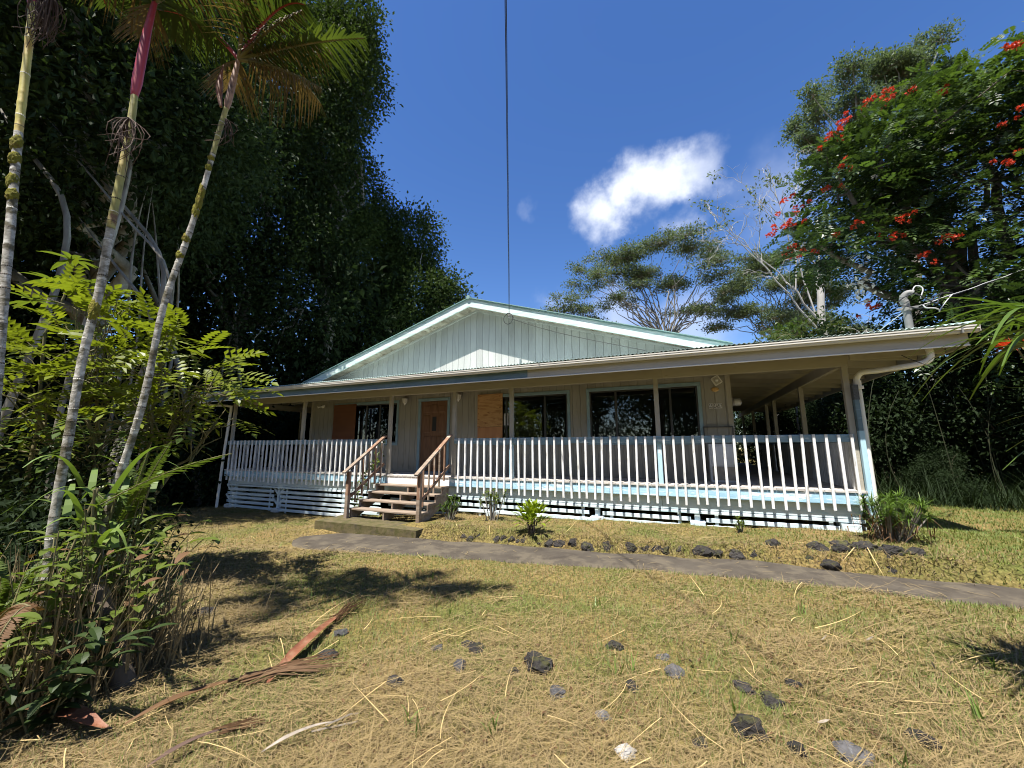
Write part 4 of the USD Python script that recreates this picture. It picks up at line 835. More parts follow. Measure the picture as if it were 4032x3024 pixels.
def tuft(p, L0, L1, wd, tilt, bend, m, name, label, k=1):
    n = len(p); d = np.concatenate([gr.normal(0, tilt, (n, 2)), np.ones((n, 1))], 1); dist = np.linalg.norm(p, axis=1)
    top(name, blades(place(p, -.005), d, gr.uniform(L0, L1, n), wd * np.clip(dist / 3.0, .75, 3.2), bend, k), m, label, kind='stuff')
tuft(gpnt, .03, .085, .0042, .55, .2, 'grass', 'lawn_grass', 'short green grass growing through the straw')
tuft(spnt, .03, .09, .0045, .9, .25, 'straw_dark', 'dead_grass', 'short dry brown grass stubble')
p = scatter(120000, 1.4, 13, 1.45); p = p[on_lawn(p)]; keep = gr.random(len(p)) > np.clip(green(p) * 1.5 + .12 + 1.3 * (patch(p, 2.6, 77) - .5), 0.02, 1); p = p[keep]
a = gr.normal(math.radians(25), .85, len(p)); n = len(p)
d = np.stack([np.cos(a), np.sin(a), gr.normal(.02, .09, n)], 1); dist = np.linalg.norm(p, axis=1)
L = np.where(gr.random(n) < .06, gr.uniform(.3, .65, n), gr.uniform(.05, .24, n)) * np.where(dist > 6, .8, 1)
base = place(p, 0); endz = hgt(p[:, 0] + d[:, 0] * L, p[:, 1] + d[:, 1] * L); d[:, 2] += np.clip((endz - base[:, 2]) / L, -.5, .5)
base[:, 2] += np.abs(gr.normal(.012, .018, n)) + .004
top('straw', blades(base, d, L, gr.uniform(.0017, .0048, n) * np.clip(dist / 3.2, .8, 2.6), gr.normal(0, .14, n), 4, gr.normal(0, .28, n)), 'straw', 'loose yellow straw from mowing spread over the lawn', kind='stuff')
p = scatter(240, 1.4, 9, 1.45); p = p[on_lawn(p)]; n = len(p); a = gr.uniform(0, 6.28, n); d = np.stack([np.cos(a), np.sin(a), gr.normal(.05, .08, n)], 1); L = gr.uniform(.2, .6, n)
base = place(p, 0); endz = hgt(p[:, 0] + d[:, 0] * L, p[:, 1] + d[:, 1] * L); d[:, 2] += np.clip((endz - base[:, 2]) / L, -.5, .5); base[:, 2] += gr.uniform(.02, .06, n)
top('straw_stalks', blades(base, d, L, gr.uniform(.004, .007, n) * np.clip(np.linalg.norm(p, axis=1) / 3.5, .8, 1.6), gr.normal(.02, .08, n), 5, gr.normal(0, .2, n)), 'stalk', 'long pale straw stalks lying loose on top of the mown lawn', kind='stuff')
p = np.stack([gr.uniform(-4.9, 3.2, 5200), np.zeros(5200)], 1); p[:, 1] = np.interp(p[:, 0], PX, PHI) + gr.normal(.12, .13, 5200); n = len(p)
top('bank_grass', blades(place(p, -.01), np.concatenate([gr.normal(0, .7, (n, 2)) + [0, -.25], np.ones((n, 1))], 1), gr.uniform(.05, .16, n), gr.uniform(.006, .011, n), gr.uniform(.2, .9, n), 3, gr.normal(0, .2, n)), 'straw_dark', 'dry grass hanging over the lava rocks along the path', kind='stuff')
p = scatter(900, 4.5, 11, 1.45); p = p[~on_lawn(p)]; p = p[(p[:, 1] < 7) & (p[:, 0] > -7.2)]; n = len(p); a = gr.uniform(0, 6.28, n)
top('path_straw', blades(np.stack([p[:, 0], p[:, 1], np.interp(p[:, 0], PX, PZ) + .012], 1), np.stack([np.cos(a), np.sin(a), 0 * a], 1), gr.uniform(.05, .25, n), gr.uniform(.005, .010, n), 0, 3, gr.normal(0, .25, n)), 'straw', 'stray straws blown on to the dark path', kind='stuff')
p = scatter(7000, 1.4, 10, 1.45); p = p[on_lawn(p)]; p = p[patch(p, 1.6, 55) + gr.normal(0, .06, len(p)) > .5]; n = len(p); a = gr.uniform(0, 6.28, n)
top('leaf_litter', leaves(place(p, .015), np.stack([np.cos(a), np.sin(a), gr.normal(0, .2, n)], 1), gr.normal(0, .35, (n, 3)) + [0, 0, 1], gr.uniform(.015, .05, n), gr.uniform(.008, .022, n)), 'dead_leaf', 'small brown leaf scraps among the straw', kind='stuff')
# a few bright green single tufts
def grass_tuft(c, n, L, label, grp, seed, m='reed', w=.012, tilt=.35):
    q = np.random.default_rng(seed); d = np.concatenate([q.normal(0, tilt, (n, 2)), np.ones((n, 1))], 1); P_ = np.tile(c, (n, 1)) + np.concatenate([q.normal(0, .02, (n, 2)), np.zeros((n, 1))], 1)
    t_ = thing('grass_tuft', label, 'grass tuft', c, group=grp)
    for j in range(n): part(t_, 'blade', blades(P_[j:j + 1], d[j:j + 1], q.uniform(.6, 1, 1) * L, w, q.uniform(.1, .5, 1), 4), m)
for i_, (x_, y_) in enumerate([(-.5, 3.05), (-.42, 3.12), (-1.42, 2.0), (-1.55, 2.08), (-3.9, 3.4), (3.9, 6.7), (3.55, 7.3), (-6.9, 5.2), (2.9, 6.9), (1.5, 3.4), (.3, 3.9), (-2.2, 3.6), (-.9, 4.4), (1.0, 4.9), (-3.1, 4.6), (2.0, 4.3), (-1.1, 2.2), (.2, 2.9), (.9, 2.75)]):
    grass_tuft([x_, y_, float(hgt(x_, y_))], 5, .22, 'small upright tuft of fresh green grass in the lawn', 'fresh green tufts in the lawn', 500 + i_)
grass_tuft([-13.35, 7.9, 3.33], 26, .75, 'long grass tuft growing in the gutter at the left end of the porch roof', None, 520, w=.016, tilt=.4)
# dry leaf scraps
for i_, (x_, y_) in enumerate([(.55, 4.45), (.95, 4.2), (1.3, 4.35), (1.6, 4.0), (.65, 2.95), (-.05, 3.35)]):
    q = np.random.default_rng(600 + i_); c = np.array([x_, y_, float(hgt(x_, y_)) + .035])
    ms = [big_leaf(c + q.normal(0, .02, 3) * [1, 1, .2], np.r_[q.normal(0, 1, 2), .25], [0, 0, 1], .06, .026, -.3, 4) for _ in range(1)]
    top('dry_leaf', cat(ms), 'grey_leaf', 'curled pale dry leaf lying on the lawn', 'leaf', group='curled pale dry leaves on the lawn')

# ------------------------------------------------------------------ foliage builders
def branchy(rng, a, b, r0, r1, wob=.06, n=8):
    a, b = np.array(a, float), np.array(b, float); L = np.linalg.norm(b - a); t = np.linspace(0, 1, n)[:, None]
    w = rng.normal(0, wob * L, (n, 3)) * np.sin(np.pi * t); w[:, 2] += np.sin(np.pi * t[:, 0]) * L * .05
    return tube(a + (b - a) * t + w, np.linspace(r0, r1, n), 7)
def clumps(rng, lobes, nc, shell=.55):
    L = np.array(lobes, float); vol = (L[:, 3] * L[:, 4] * L[:, 5]) ** .75; idx = rng.choice(len(L), nc, p=vol / vol.sum())
    u = rnd_unit(rng, nc) * (rng.uniform(shell ** 3, 1, nc) ** (1 / 3))[:, None]
    return L[idx, :3] + u * L[idx, 3:6], u, idx
def leafy(rng, C, U, per, spread, L, Wd, down=.25, flat=1.0):
    n = len(C) * per; c = np.repeat(C, per, 0); o = np.repeat(U, per, 0)
    off = rng.normal(0, 1, (n, 3)) * spread * [1, 1, flat] * .6
    d = norm(rnd_unit(rng, n) + o * .5 + off / spread * .4 + [0, 0, -down]); nn = norm(rnd_unit(rng, n) * .8 + [0, 0, .9])
    s = rng.uniform(.7, 1.3, n)
    return leaves(c + off, d, nn, L * s, Wd * s)
def tree(name, label, base, trunk_top, lobes, leafm, bark, nc, per, L, Wd, spread, seed, r0=.4, group=None, down=.25, flat=1.0, shell=.55, strands=0, extra=None, limbs=14):
    q = np.random.default_rng(seed); t_ = thing(name, label, 'tree', base, group=group)
    tt = np.array(trunk_top, float); tr_ = [branchy(q, base, tt, r0, r0 * .6, .03)]
    part(t_, 'trunk', tr_[0], bark, smooth=True)
    C, U, idx = clumps(q, lobes, nc, shell); bs = []
    for l_ in lobes:
        e_ = np.array(l_[:3]) - [0, 0, l_[5] * .3]; bs.append(branchy(q, tt - (tt - np.array(base)) * q.uniform(0, .3), e_, r0 * .45, r0 * .18, .06))
        for j in q.choice(len(C), min(limbs, len(C)), replace=False):
            if np.linalg.norm((C[j] - l_[:3]) / np.array(l_[3:6])) < 1.2: bs.append(branchy(q, e_, C[j], r0 * .16, r0 * .04, .08, 6))
    if extra: bs += extra
    part(t_, 'branches', cat(bs), bark, smooth=True)
    part(t_, 'crown', leafy(q, C, U, per, spread, L, Wd, down, flat), leafm, kind='stuff')
    if strands:
        j = q.choice(len(C), strands); S = C[j]; ln = q.uniform(.8, 3.2, strands); m_ = 26; t = np.tile(np.linspace(0, 1, m_), strands); P_ = np.repeat(S, m_, 0).copy(); P_[:, 2] -= t * np.repeat(ln, m_); P_ += q.normal(0, .06, P_.shape)
        part(t_, 'hanging_foliage', leaves(P_, q.normal(0, .5, P_.shape) + [0, 0, -1], rnd_unit(q, len(P_)), L * .9, Wd * .8), leafm, kind='stuff')
    return t_

# left forest
q0 = np.random.default_rng(1)
def aerial(pts, r):
    pts = sorted(map(list, pts), key=lambda p: -p[2])
    if pts[-1][2] > 3: a, b = np.array(pts[-2]), np.array(pts[-1]); pts.append(list(b + (b - a) * [.5, .5, 0] * .5 + [0, 0, -.4 * (b[2] + .8)])); pts.append([pts[-1][0], pts[-1][1], -.8])
    return tube(spline(pts, 22), r * .75 * np.interp(np.linspace(0, 1, 22), [0, .25, 1], [.12, .6, 1]), 7)
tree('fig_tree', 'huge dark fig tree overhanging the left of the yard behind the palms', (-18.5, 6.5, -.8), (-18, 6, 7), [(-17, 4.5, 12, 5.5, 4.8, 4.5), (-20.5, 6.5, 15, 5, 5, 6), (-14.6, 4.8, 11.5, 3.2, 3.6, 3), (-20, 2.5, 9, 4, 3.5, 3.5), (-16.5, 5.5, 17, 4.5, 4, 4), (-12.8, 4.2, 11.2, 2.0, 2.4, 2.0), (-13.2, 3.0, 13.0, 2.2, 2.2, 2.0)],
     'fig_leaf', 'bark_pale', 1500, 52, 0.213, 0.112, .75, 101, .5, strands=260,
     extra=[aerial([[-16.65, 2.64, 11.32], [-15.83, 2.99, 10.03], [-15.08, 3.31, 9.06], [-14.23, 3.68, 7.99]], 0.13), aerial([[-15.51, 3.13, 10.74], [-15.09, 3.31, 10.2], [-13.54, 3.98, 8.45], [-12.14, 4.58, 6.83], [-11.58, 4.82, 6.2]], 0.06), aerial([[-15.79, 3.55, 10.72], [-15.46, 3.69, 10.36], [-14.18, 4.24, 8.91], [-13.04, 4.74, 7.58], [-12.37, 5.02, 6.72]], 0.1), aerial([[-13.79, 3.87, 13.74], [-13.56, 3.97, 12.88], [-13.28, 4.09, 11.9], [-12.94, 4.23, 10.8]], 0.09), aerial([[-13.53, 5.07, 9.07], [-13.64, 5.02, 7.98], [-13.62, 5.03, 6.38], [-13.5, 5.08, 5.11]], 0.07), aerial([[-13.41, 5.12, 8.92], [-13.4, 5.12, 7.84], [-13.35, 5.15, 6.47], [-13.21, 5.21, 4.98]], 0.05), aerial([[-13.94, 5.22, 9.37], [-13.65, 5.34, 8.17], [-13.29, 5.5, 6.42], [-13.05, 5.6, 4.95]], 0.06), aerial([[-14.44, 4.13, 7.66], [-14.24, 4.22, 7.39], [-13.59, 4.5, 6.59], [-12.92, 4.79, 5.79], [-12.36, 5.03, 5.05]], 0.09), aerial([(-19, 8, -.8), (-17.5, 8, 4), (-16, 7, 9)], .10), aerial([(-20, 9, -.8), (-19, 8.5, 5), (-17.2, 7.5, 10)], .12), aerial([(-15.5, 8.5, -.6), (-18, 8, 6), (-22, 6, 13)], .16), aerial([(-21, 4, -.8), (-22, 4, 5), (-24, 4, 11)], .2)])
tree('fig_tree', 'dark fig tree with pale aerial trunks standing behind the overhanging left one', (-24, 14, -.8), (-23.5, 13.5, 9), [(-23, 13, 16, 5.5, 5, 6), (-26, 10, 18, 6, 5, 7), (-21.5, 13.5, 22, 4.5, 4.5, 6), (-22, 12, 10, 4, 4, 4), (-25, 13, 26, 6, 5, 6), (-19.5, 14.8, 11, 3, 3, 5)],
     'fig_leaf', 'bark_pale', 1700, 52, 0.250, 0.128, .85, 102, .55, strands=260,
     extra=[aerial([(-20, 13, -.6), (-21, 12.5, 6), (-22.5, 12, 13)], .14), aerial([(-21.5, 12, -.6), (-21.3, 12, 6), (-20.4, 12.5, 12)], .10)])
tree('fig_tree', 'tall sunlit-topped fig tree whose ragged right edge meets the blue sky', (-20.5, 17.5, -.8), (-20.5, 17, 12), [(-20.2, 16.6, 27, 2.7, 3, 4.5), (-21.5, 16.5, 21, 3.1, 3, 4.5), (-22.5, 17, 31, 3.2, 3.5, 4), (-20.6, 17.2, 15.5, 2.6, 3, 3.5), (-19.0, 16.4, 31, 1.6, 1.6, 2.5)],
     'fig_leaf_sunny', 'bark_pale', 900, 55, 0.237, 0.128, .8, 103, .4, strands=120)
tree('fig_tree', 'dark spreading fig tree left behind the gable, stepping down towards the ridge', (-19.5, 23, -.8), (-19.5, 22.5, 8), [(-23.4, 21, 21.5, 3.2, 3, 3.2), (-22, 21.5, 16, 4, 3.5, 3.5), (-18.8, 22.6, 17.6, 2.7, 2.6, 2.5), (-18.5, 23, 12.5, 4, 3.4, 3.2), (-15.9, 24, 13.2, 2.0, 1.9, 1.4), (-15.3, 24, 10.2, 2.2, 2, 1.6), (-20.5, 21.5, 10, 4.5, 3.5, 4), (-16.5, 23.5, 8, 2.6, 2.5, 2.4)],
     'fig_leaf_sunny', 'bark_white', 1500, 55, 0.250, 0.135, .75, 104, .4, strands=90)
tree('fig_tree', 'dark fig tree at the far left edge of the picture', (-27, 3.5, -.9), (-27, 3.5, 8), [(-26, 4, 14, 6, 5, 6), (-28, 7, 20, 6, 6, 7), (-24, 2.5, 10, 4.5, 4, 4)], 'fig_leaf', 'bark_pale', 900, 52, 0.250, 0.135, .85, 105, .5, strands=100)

# shade bushes: prototypes then individual copies
def bush(name, label, base, size, leafm, seed, nc=190, per=34, L=.17, Wd=.095, group=None, stems=9):
    q = np.random.default_rng(seed); t_ = thing(name, label, 'bush', base, group=group); b = np.array(base, float)
    lobes = [(b[0] + q.normal(0, .35) * size[0], b[1] + q.normal(0, .35) * size[1], b[2] + size[2] * f_, size[0] * .62, size[1] * .62, size[2] * .32) for f_ in (.28, .5, .72)]
    C, U, _ = clumps(q, lobes, nc, .4)
    part(t_, 'stems', cat([branchy(q, b + [q.normal(0, .25), q.normal(0, .25), -.1], C[q.integers(len(C))], .035, .012, .06) for _ in range(stems)]), 'bark_brown', smooth=True)
    part(t_, 'foliage', leafy(q, C, U, per, .33, L, Wd, .35), leafm, kind='stuff')
    return t_
GL = 'dense dark bush in the shade of the left fig trees, one of many alike'
b0 = bush('shade_bush', GL, (-16.6, 9.2, -.6), (2.0, 2.0, 4.5), 'bush_dark', 201, group='dark bushes left of the house')
for i_, (x_, y_, s_) in enumerate([(-17, 12.5, 1.1), (-16.4, 15.5, 1.1), (-18.5, 7, 1.15), (-20.5, 4.5, 1.2), (-17.5, 18.5, 1.2), (-22, 10, 1.4), (-21, 14, 1.3), (-16.5, 21.5, 1.1), (-13.5, 24.5, 1.1), (-18.5, 3.0, .8), (-23, 7, 1.5), (-15.8, 6.6, .45), (-24, 2, 1.4), (-17.2, 5.0, .6), (-10, 26, 1.2), (-26, 12, 1.6), (-30, 5, 2.4), (-29, 10, 2.4), (-28, 15, 2.4), (-26, 20, 2.3), (-24, 25, 2.2), (-20, 28, 2.1), (-16, 30, 1.9), (-12, 31, 1.6), (-32, 0, 2.4), (-26, 16, 3.3), (-22.5, 21, 3.2), (-18, 26.5, 3.0), (-29, 11, 3.3), (-31, 5, 3.2), (-14, 29, 2.2)]):
    copy_of(b0, 'shade_bush', GL, 'bush', (x_, y_, -.7), i_ * 67, s_, 'dark bushes left of the house')
GR = 'dense dark bush in the shade under the tulip tree, one of many alike'
b1 = bush('jungle_bush', GR, (6.2, 15.2, .1), (2.0, 2.0, 4.2), 'bush_dark', 202, 240, 56, .12, .062, group='dark bushes right of the house')
for i_, (x_, y_, s_) in enumerate([(8.6, 14.6, 1.0), (10.5, 13.0, 1.05), (7.5, 17.5, 1.3), (10, 17, 1.35), (4.9, 18, 1.0), (12.5, 15, 1.4), (5.3, 21, 1.1), (4.6, 24.5, 1.2), (7.5, 22.5, 1.5), (12, 19.5, 1.6), (8.3, 12.4, .42), (9.7, 11.0, .5), (6.0, 13.4, .35), (2.5, 27, 1.2), (-1, 28, 1.3), (-5, 28, 1.2), (15, 12, 1.3), (16, 17, 1.6)]):
    copy_of(b1, 'jungle_bush', GR, 'bush', (x_, y_, .1), i_ * 53 + 20, s_, 'dark bushes right of the house')
GS = 'sunlit bright green bush peeping over the right porch roof'
b2 = bush('bright_bush', GS, (6.6, 24.5, 0), (1.8, 1.8, 8.6), 'tulip_leaf_young', 203, 190, 26, .2, .11)
# cane stems in the right shade
cn = thing('cane_clump', 'clump of thin upright canes in the dark undergrowth right of the porch', 'cane', (5.6, 14, .1))
q = np.random.default_rng(31)
for i_ in range(14):
    x_, y_ = q.uniform(4.6, 8.2), q.uniform(13.0, 14.6); h_ = q.uniform(2.6, 4.4)
    part(cn, 'cane', tube(spline([(x_, y_, .05), (x_ + q.normal(0, .12), y_, h_ * .5), (x_ + q.normal(0, .35), y_ + q.normal(0, .2), h_)], 8), np.linspace(.010, .005, 8), 6), 'cane', smooth=True)
x_ = q.uniform(4.4, 10.5, 5200); y_ = q.uniform(12.0, 14.6, 5200); 
d = np.concatenate([q.normal(0, .45, (5200, 2)), np.ones((5200, 1))], 1)
top('rank_grass', blades(np.stack([x_, y_, np.full(5200, .1)], 1), d, q.uniform(.4, 1.6, 5200), .018, q.uniform(.2, .9, 5200), 4), 'bush_dark', 'tall dark rank grass under the tulip tree', kind='stuff')
# pale leaning trunks behind the right porch
for i_, (a, b, r_) in enumerate([((4.3, 15.5, 0), (5.6, 16.8, 5.2), .055), ((4.9, 18.5, 0), (5.8, 19, 6), .07), ((3.7, 17, 0), (4.6, 18, 5), .05), ((4.1, 20.5, 0), (4.3, 21, 5.5), .06), ((3.9, 19, 0), (3.6, 20, 5), .05)]):
    t_ = thing('sapling', 'thin pale leaning sapling trunk seen behind the right porch posts', 'sapling', a, group='pale saplings behind the right porch')
    part(t_, 'trunk', branchy(q, a, b, r_, r_ * .6, .03), 'bark_white', smooth=True)
    C = np.array(b) + q.normal(0, .5, (14, 3)); part(t_, 'crown', leafy(q, C, norm(C - b), 16, .4, .18, .09), 'bush_mid', kind='stuff')

# African tulip tree with red blossoms
q = np.random.default_rng(41)
tl = thing('tulip_tree', 'big flame tree full of red blossoms leaning over the right of the house', 'tree', (8.2, 16.0, 0))
lob = [(5.4, 14.4, 9.6, 1.4, 1.5, 1.3), (6.5, 14.8, 10.9, 1.5, 1.5, 1.2), (8.5, 15.6, 11.9, 2.0, 1.8, 1.3), (11.0, 16.4, 13.0, 2.0, 2.0, 1.4), (4.5, 14.2, 7.8, 1.1, 1.3, .9), (6.6, 15.4, 8.2, 1.9, 1.7, 1.4), (9.2, 15.6, 9.6, 2.4, 2.2, 2.2), (8.2, 14.8, 6.2, 2.2, 1.8, 1.5), (11.5, 15.0, 7.5, 2.6, 2.4, 2.6), (11.5, 14.5, 11, 2.4, 2.4, 2.4), (10.0, 14.0, 4.8, 2.2, 1.6, 1.3), (7.9, 13.6, 4.2, 1.6, 1.1, 1.0), (10.2, 12.6, 3.4, 1.6, 1.2, 1.0), (7.4, 15.6, 10.0, 1.8, 1.8, 1.5), (12.4, 11.2, 8.4, 2.6, 2.6, 2.2), (13.5, 13, 12, 2.6, 2.6, 2.4)]
C, U, idx = clumps(q, lob, 1500, .45)
tb = (8.4, 16.2, 5.0)
part(tl, 'trunk', branchy(q, (9.0, 16.8, -.1), tb, .38, .28, .03), 'bark_brown', smooth=True)
bs = []
for l_ in lob:
    e_ = np.array(l_[:3]); bs.append(branchy(q, tb, e_, .17, .06, .06))
    for j in q.choice(len(C), 50, replace=False):
        if np.linalg.norm((C[j] - e_) / l_[3:6]) < 1.1: bs.append(branchy(q, e_, C[j], .045, .012, .08, 5))
part(tl, 'branches', cat(bs), 'bark_brown', smooth=True)
per = 9; n = len(C) * per; c = np.repeat(C, per, 0) + q.normal(0, .22, (n, 3)); o = np.repeat(U, per, 0)
d = norm(o * [1, 1, .5] + rnd_unit(q, n) * .75 + [-.15, -.2, -.05]); nn = norm(rnd_unit(q, n) * .45 + [0, -.15, 1])
hi_m = (c[:, 2] + q.normal(0, 1.2, n) > 11.8) | (q.random(n) < .12)
part(tl, 'crown', pinnate(c[~hi_m], d[~hi_m], nn[~hi_m], .42, 4, .17, .095, .3), 'tulip_leaf', kind='stuff')
part(tl, 'young_leaves', pinnate(c[hi_m], d[hi_m], nn[hi_m], .40, 4, .16, .09, .3), 'tulip_leaf_young', kind='stuff')
def blossom(c, r, seed):
    k = np.random.default_rng(seed); n_ = 26; dd = norm(rnd_unit(k, n_) + [0, 0, .5]); ms = []
    ms.append(leaves(c + dd * r * .35, dd, rnd_unit(k, n_), r * k.uniform(.7, 1.1, n_), r * .6))
    return ms[0]
FL = [(5.61, 13.74, 11.72), (5.26, 13.58, 11.39), (5.07, 13.56, 11.12), (4.87, 13.4, 10.81), (6.25, 13.96, 12.17), (6.6, 14.11, 12.33), (6.68, 13.42, 11.71), (7.73, 13.76, 11.76), (9.3, 13.9, 12.66), (9.2, 14.12, 10.59), (4.72, 12.73, 9.57), (3.9, 14.7, 9.9), (4.08, 14.26, 9.4), (3.79, 13.8, 8.79), (3.55, 13.94, 8.61), (3.83, 13.6, 8.5), (3.22, 14.17, 8.62), (6.24, 13.67, 7.87), (6.21, 13.92, 7.65), (6.12, 14.1, 7.62), (7.32, 13.98, 7.29), (6.88, 13.96, 6.88), (5.03, 13.21, 7.69), (5.78, 15.39, 5.97), (6.31, 16.14, 6.47), (3.4, 13.46, 7.45), (3.61, 13.34, 7.42), (4.06, 13.4, 7.28), (4.91, 14.25, 9.82), (8.64, 14.01, 9.33)]
for i_, f_ in enumerate(FL):
    for j in range(3 + i_ % 3): part(tl, 'flower', blossom(np.array(f_) + q.normal(0, .12, 3) * [1.3, 1, .7], q.uniform(.06, .095), 700 + i_ * 7 + j), 'petal')
part(tl, 'seed_fluff', cat([leaves(np.array([[5.3, 14.2, 6.4]]) + q.normal(0, 1, (60, 3)) * [.15, .1, .45], rnd_unit(q, 60), rnd_unit(q, 60), .16, .10)]), 'seed_white')

# albizia trees behind the house: flat layered crowns on pale forking branches
def albizia(label, base, fork, pads, seed, m='albizia_leaf', r0=.30, per=26, L=.27, Wd=.12, bark='bark_pale', group=None, nclump=50):
    q = np.random.default_rng(seed); t_ = thing('albizia_tree', label, 'tree', base, group=group)
    part(t_, 'trunk', branchy(q, base, fork, r0, r0 * .75, .02), bark, smooth=True); bs, Cs = [], []
    pads = [np.r_[np.array(p_[:3]) + q.normal(0, 1, 3) * [.55 * p_[3], .55 * p_[4], .55], np.array(p_[3:]) * [s_, s_, .9]] for p_ in pads for s_ in (.8, .65, .55, .45)]
    for p_ in pads:
        p_ = np.array(p_, float); e_ = p_[:3] - [0, 0, p_[5] * .6]; bs.append(branchy(q, np.array(fork) + (e_ - fork) * q.uniform(0, .15), e_, r0 * .26, r0 * .07, .05, 9))
        k = max(5, int(nclump * p_[3] * p_[4] / 6)); u = rnd_unit(q, k) * np.sqrt(q.uniform(.05, 1, k))[:, None]; c_ = p_[:3] + u * p_[3:6]; c_[:, 2] -= .18 * p_[3] * (u[:, 0] ** 2 + u[:, 1] ** 2); Cs.append(c_)
        for cc in c_: bs.append(branchy(q, e_, cc - [0, 0, .1], r0 * .10, r0 * .03, .06, 5))
    C = np.vstack(Cs); part(t_, 'branches', cat(bs), bark, smooth=True)
    part(t_, 'crown', leafy(q, C, np.tile([0, 0, .2], (len(C), 1)), per, .72, L, Wd, .1, .42), m, kind='stuff')
albizia('wide flat-topped feathery tree centred above the right slope of the gable', (-.5, 48.5, 0), (-.6, 48.4, 14), [(-.4, 48.5, 26.6, 4.2, 3.5, .8), (-4.5, 47, 25.6, 3.2, 3, .7), (3.4, 49.5, 25.4, 3, 3, .7), (-6.6, 46, 23.4, 2.6, 2.4, .6), (4.6, 50.5, 22.8, 2.8, 2.6, .6), (-2.8, 47.5, 22.8, 3.4, 3, .6), (1.6, 49, 21.6, 3, 2.6, .6), (-8.2, 45.5, 21.4, 2.2, 2, .5), (5.4, 51, 19.6, 2.4, 2.2, .5), (-5.5, 46.6, 19.6, 2.2, 2, .5), (2.6, 49.6, 18.0, 2.4, 2.2, .5), (-8.9, 45.2, 24.4, 1.6, 1.6, .5)], 61)
albizia('small leafy treetop just above the right slope beside the ridge', (-11.2, 44.5, 0), (-11.2, 44.5, 12), [(-12.4, 44, 18.4, 2.4, 2, .6), (-9.6, 45, 17.6, 2.6, 2, .6), (-11, 44.6, 19.6, 1.6, 1.6, .5), (-8, 45.5, 16.4, 2, 2, .5), (-13.6, 43.6, 16.6, 2, 2, .5)], 62)
albizia('dense layered feathery tree behind the pale bare tree', (12.5, 54, 0), (12.3, 54, 13), [(9.5, 53, 24.2, 3, 3, .7), (13.5, 54.6, 24.6, 3.2, 3, .7), (16.4, 56, 23, 3, 3, .7), (8.2, 52.6, 20.6, 2.8, 2.6, .6), (12.6, 54, 20.4, 3.4, 3, .6), (16.5, 56, 18.6, 3, 2.6, .6), (9.8, 53, 16.8, 3, 2.6, .6), (14, 55, 16, 3.2, 3, .6), (19, 57, 20.5, 3, 3, .6), (6.6, 52, 17.6, 2.2, 2, .5), (18.5, 56.6, 15.6, 3, 2.6, .6)], 63, per=40)
albizia('tall wind-blown blue-green tree rising behind the flame tree', (24, 51.8, 0), (23.6, 51.6, 26), [(17, 48.8, 39.4, 2.4, 2.4, 1.4), (19.8, 50, 42.6, 2.6, 2.4, 1.3), (23.2, 51.4, 44.0, 3, 2.6, 1.3), (27, 53, 46.4, 2.8, 2.6, 1.5), (30.5, 54.6, 44, 2.8, 2.6, 1.2), (33, 55.6, 41.8, 3, 2.6, 1.2), (21.4, 50.6, 38.6, 2.8, 2.6, 1.2), (26.4, 52.8, 41, 3.2, 3, 1.2), (16.4, 48.5, 36, 1.8, 1.8, .8), (18.8, 49.6, 34.8, 2.2, 2, .8), (30, 54.4, 38.5, 3.4, 3, 1.2)], 64, 'albizia_blue', .5, 44, .34, .15)
# pale bare tree
q = np.random.default_rng(71)
bt = thing('bare_tree', 'pale nearly leafless tree with long white limbs fanning left', 'tree', (10.1, 33.8, 0))
part(bt, 'trunk', branchy(q, (10.1, 33.8, 0), (10.3, 33.85, 14.6), .34, .22, .01), 'bark_white', smooth=True)
limbs = [((10.2, 33.8, 10.2), (5.2, 31.6, 17.0), .15), ((10.2, 33.8, 9.2), (3.6, 30.9, 18.5), .14), ((10.3, 33.85, 14.4), (9.6, 33.5, 16.8), .16), ((10.3, 33.85, 14.4), (11.0, 34.2, 19), .16), ((9.8, 33.6, 10.8), (7.6, 32.6, 23.2), .12), ((8.6, 33.1, 13), (9.9, 33.6, 24.3), .09), ((10.3, 33.8, 10.4), (13.6, 35.2, 9.2), .12), ((7.0, 32.4, 14.5), (3.2, 30.8, 19.6), .08), ((6.5, 32.2, 15.2), (6.8, 32.3, 20.2), .07), ((8, 32.8, 17.8), (5.6, 31.8, 22), .06), ((5.6, 31.8, 16.5), (2.2, 30.4, 17.0), .06), ((8.9, 33.2, 19), (10.6, 34, 23), .06), ((4.6, 31.3, 17.6), (2.9, 30.6, 15.4), .05)]
tips, bs = [], []
for a, b, r_ in limbs:
    bs.append(branchy(q, a, b, r_ * .5, r_ * .14, .014, 10)); a, b = np.array(a), np.array(b)
    for _ in range(7):
        s = q.uniform(.35, 1); o = a + (b - a) * s; e = o + norm(norm(b - a) * .8 + rnd_unit(q, 1)[0] + [0, 0, .4]) * q.uniform(.8, 2.4); bs.append(branchy(q, o, e, r_ * .22, r_ * .08, .07, 6)); tips.append(e)
        for _ in range(2):
            e2 = e + norm(rnd_unit(q, 1)[0] + [0, 0, .3]) * q.uniform(.4, 1.1); bs.append(branchy(q, o + (e - o) * q.uniform(.4, 1), e2, r_ * .14, r_ * .05, .06, 4))
part(bt, 'branches', cat(bs), 'bark_white', smooth=True)
tips = np.array(tips); tips = tips[q.random(len(tips)) < .45]
part(bt, 'leaf_sprays', leafy(q, tips, np.tile([0, 0, .2], (len(tips), 1)), 26, .5, .26, .12, .1, .4), 'albizia_leaf', kind='stuff')

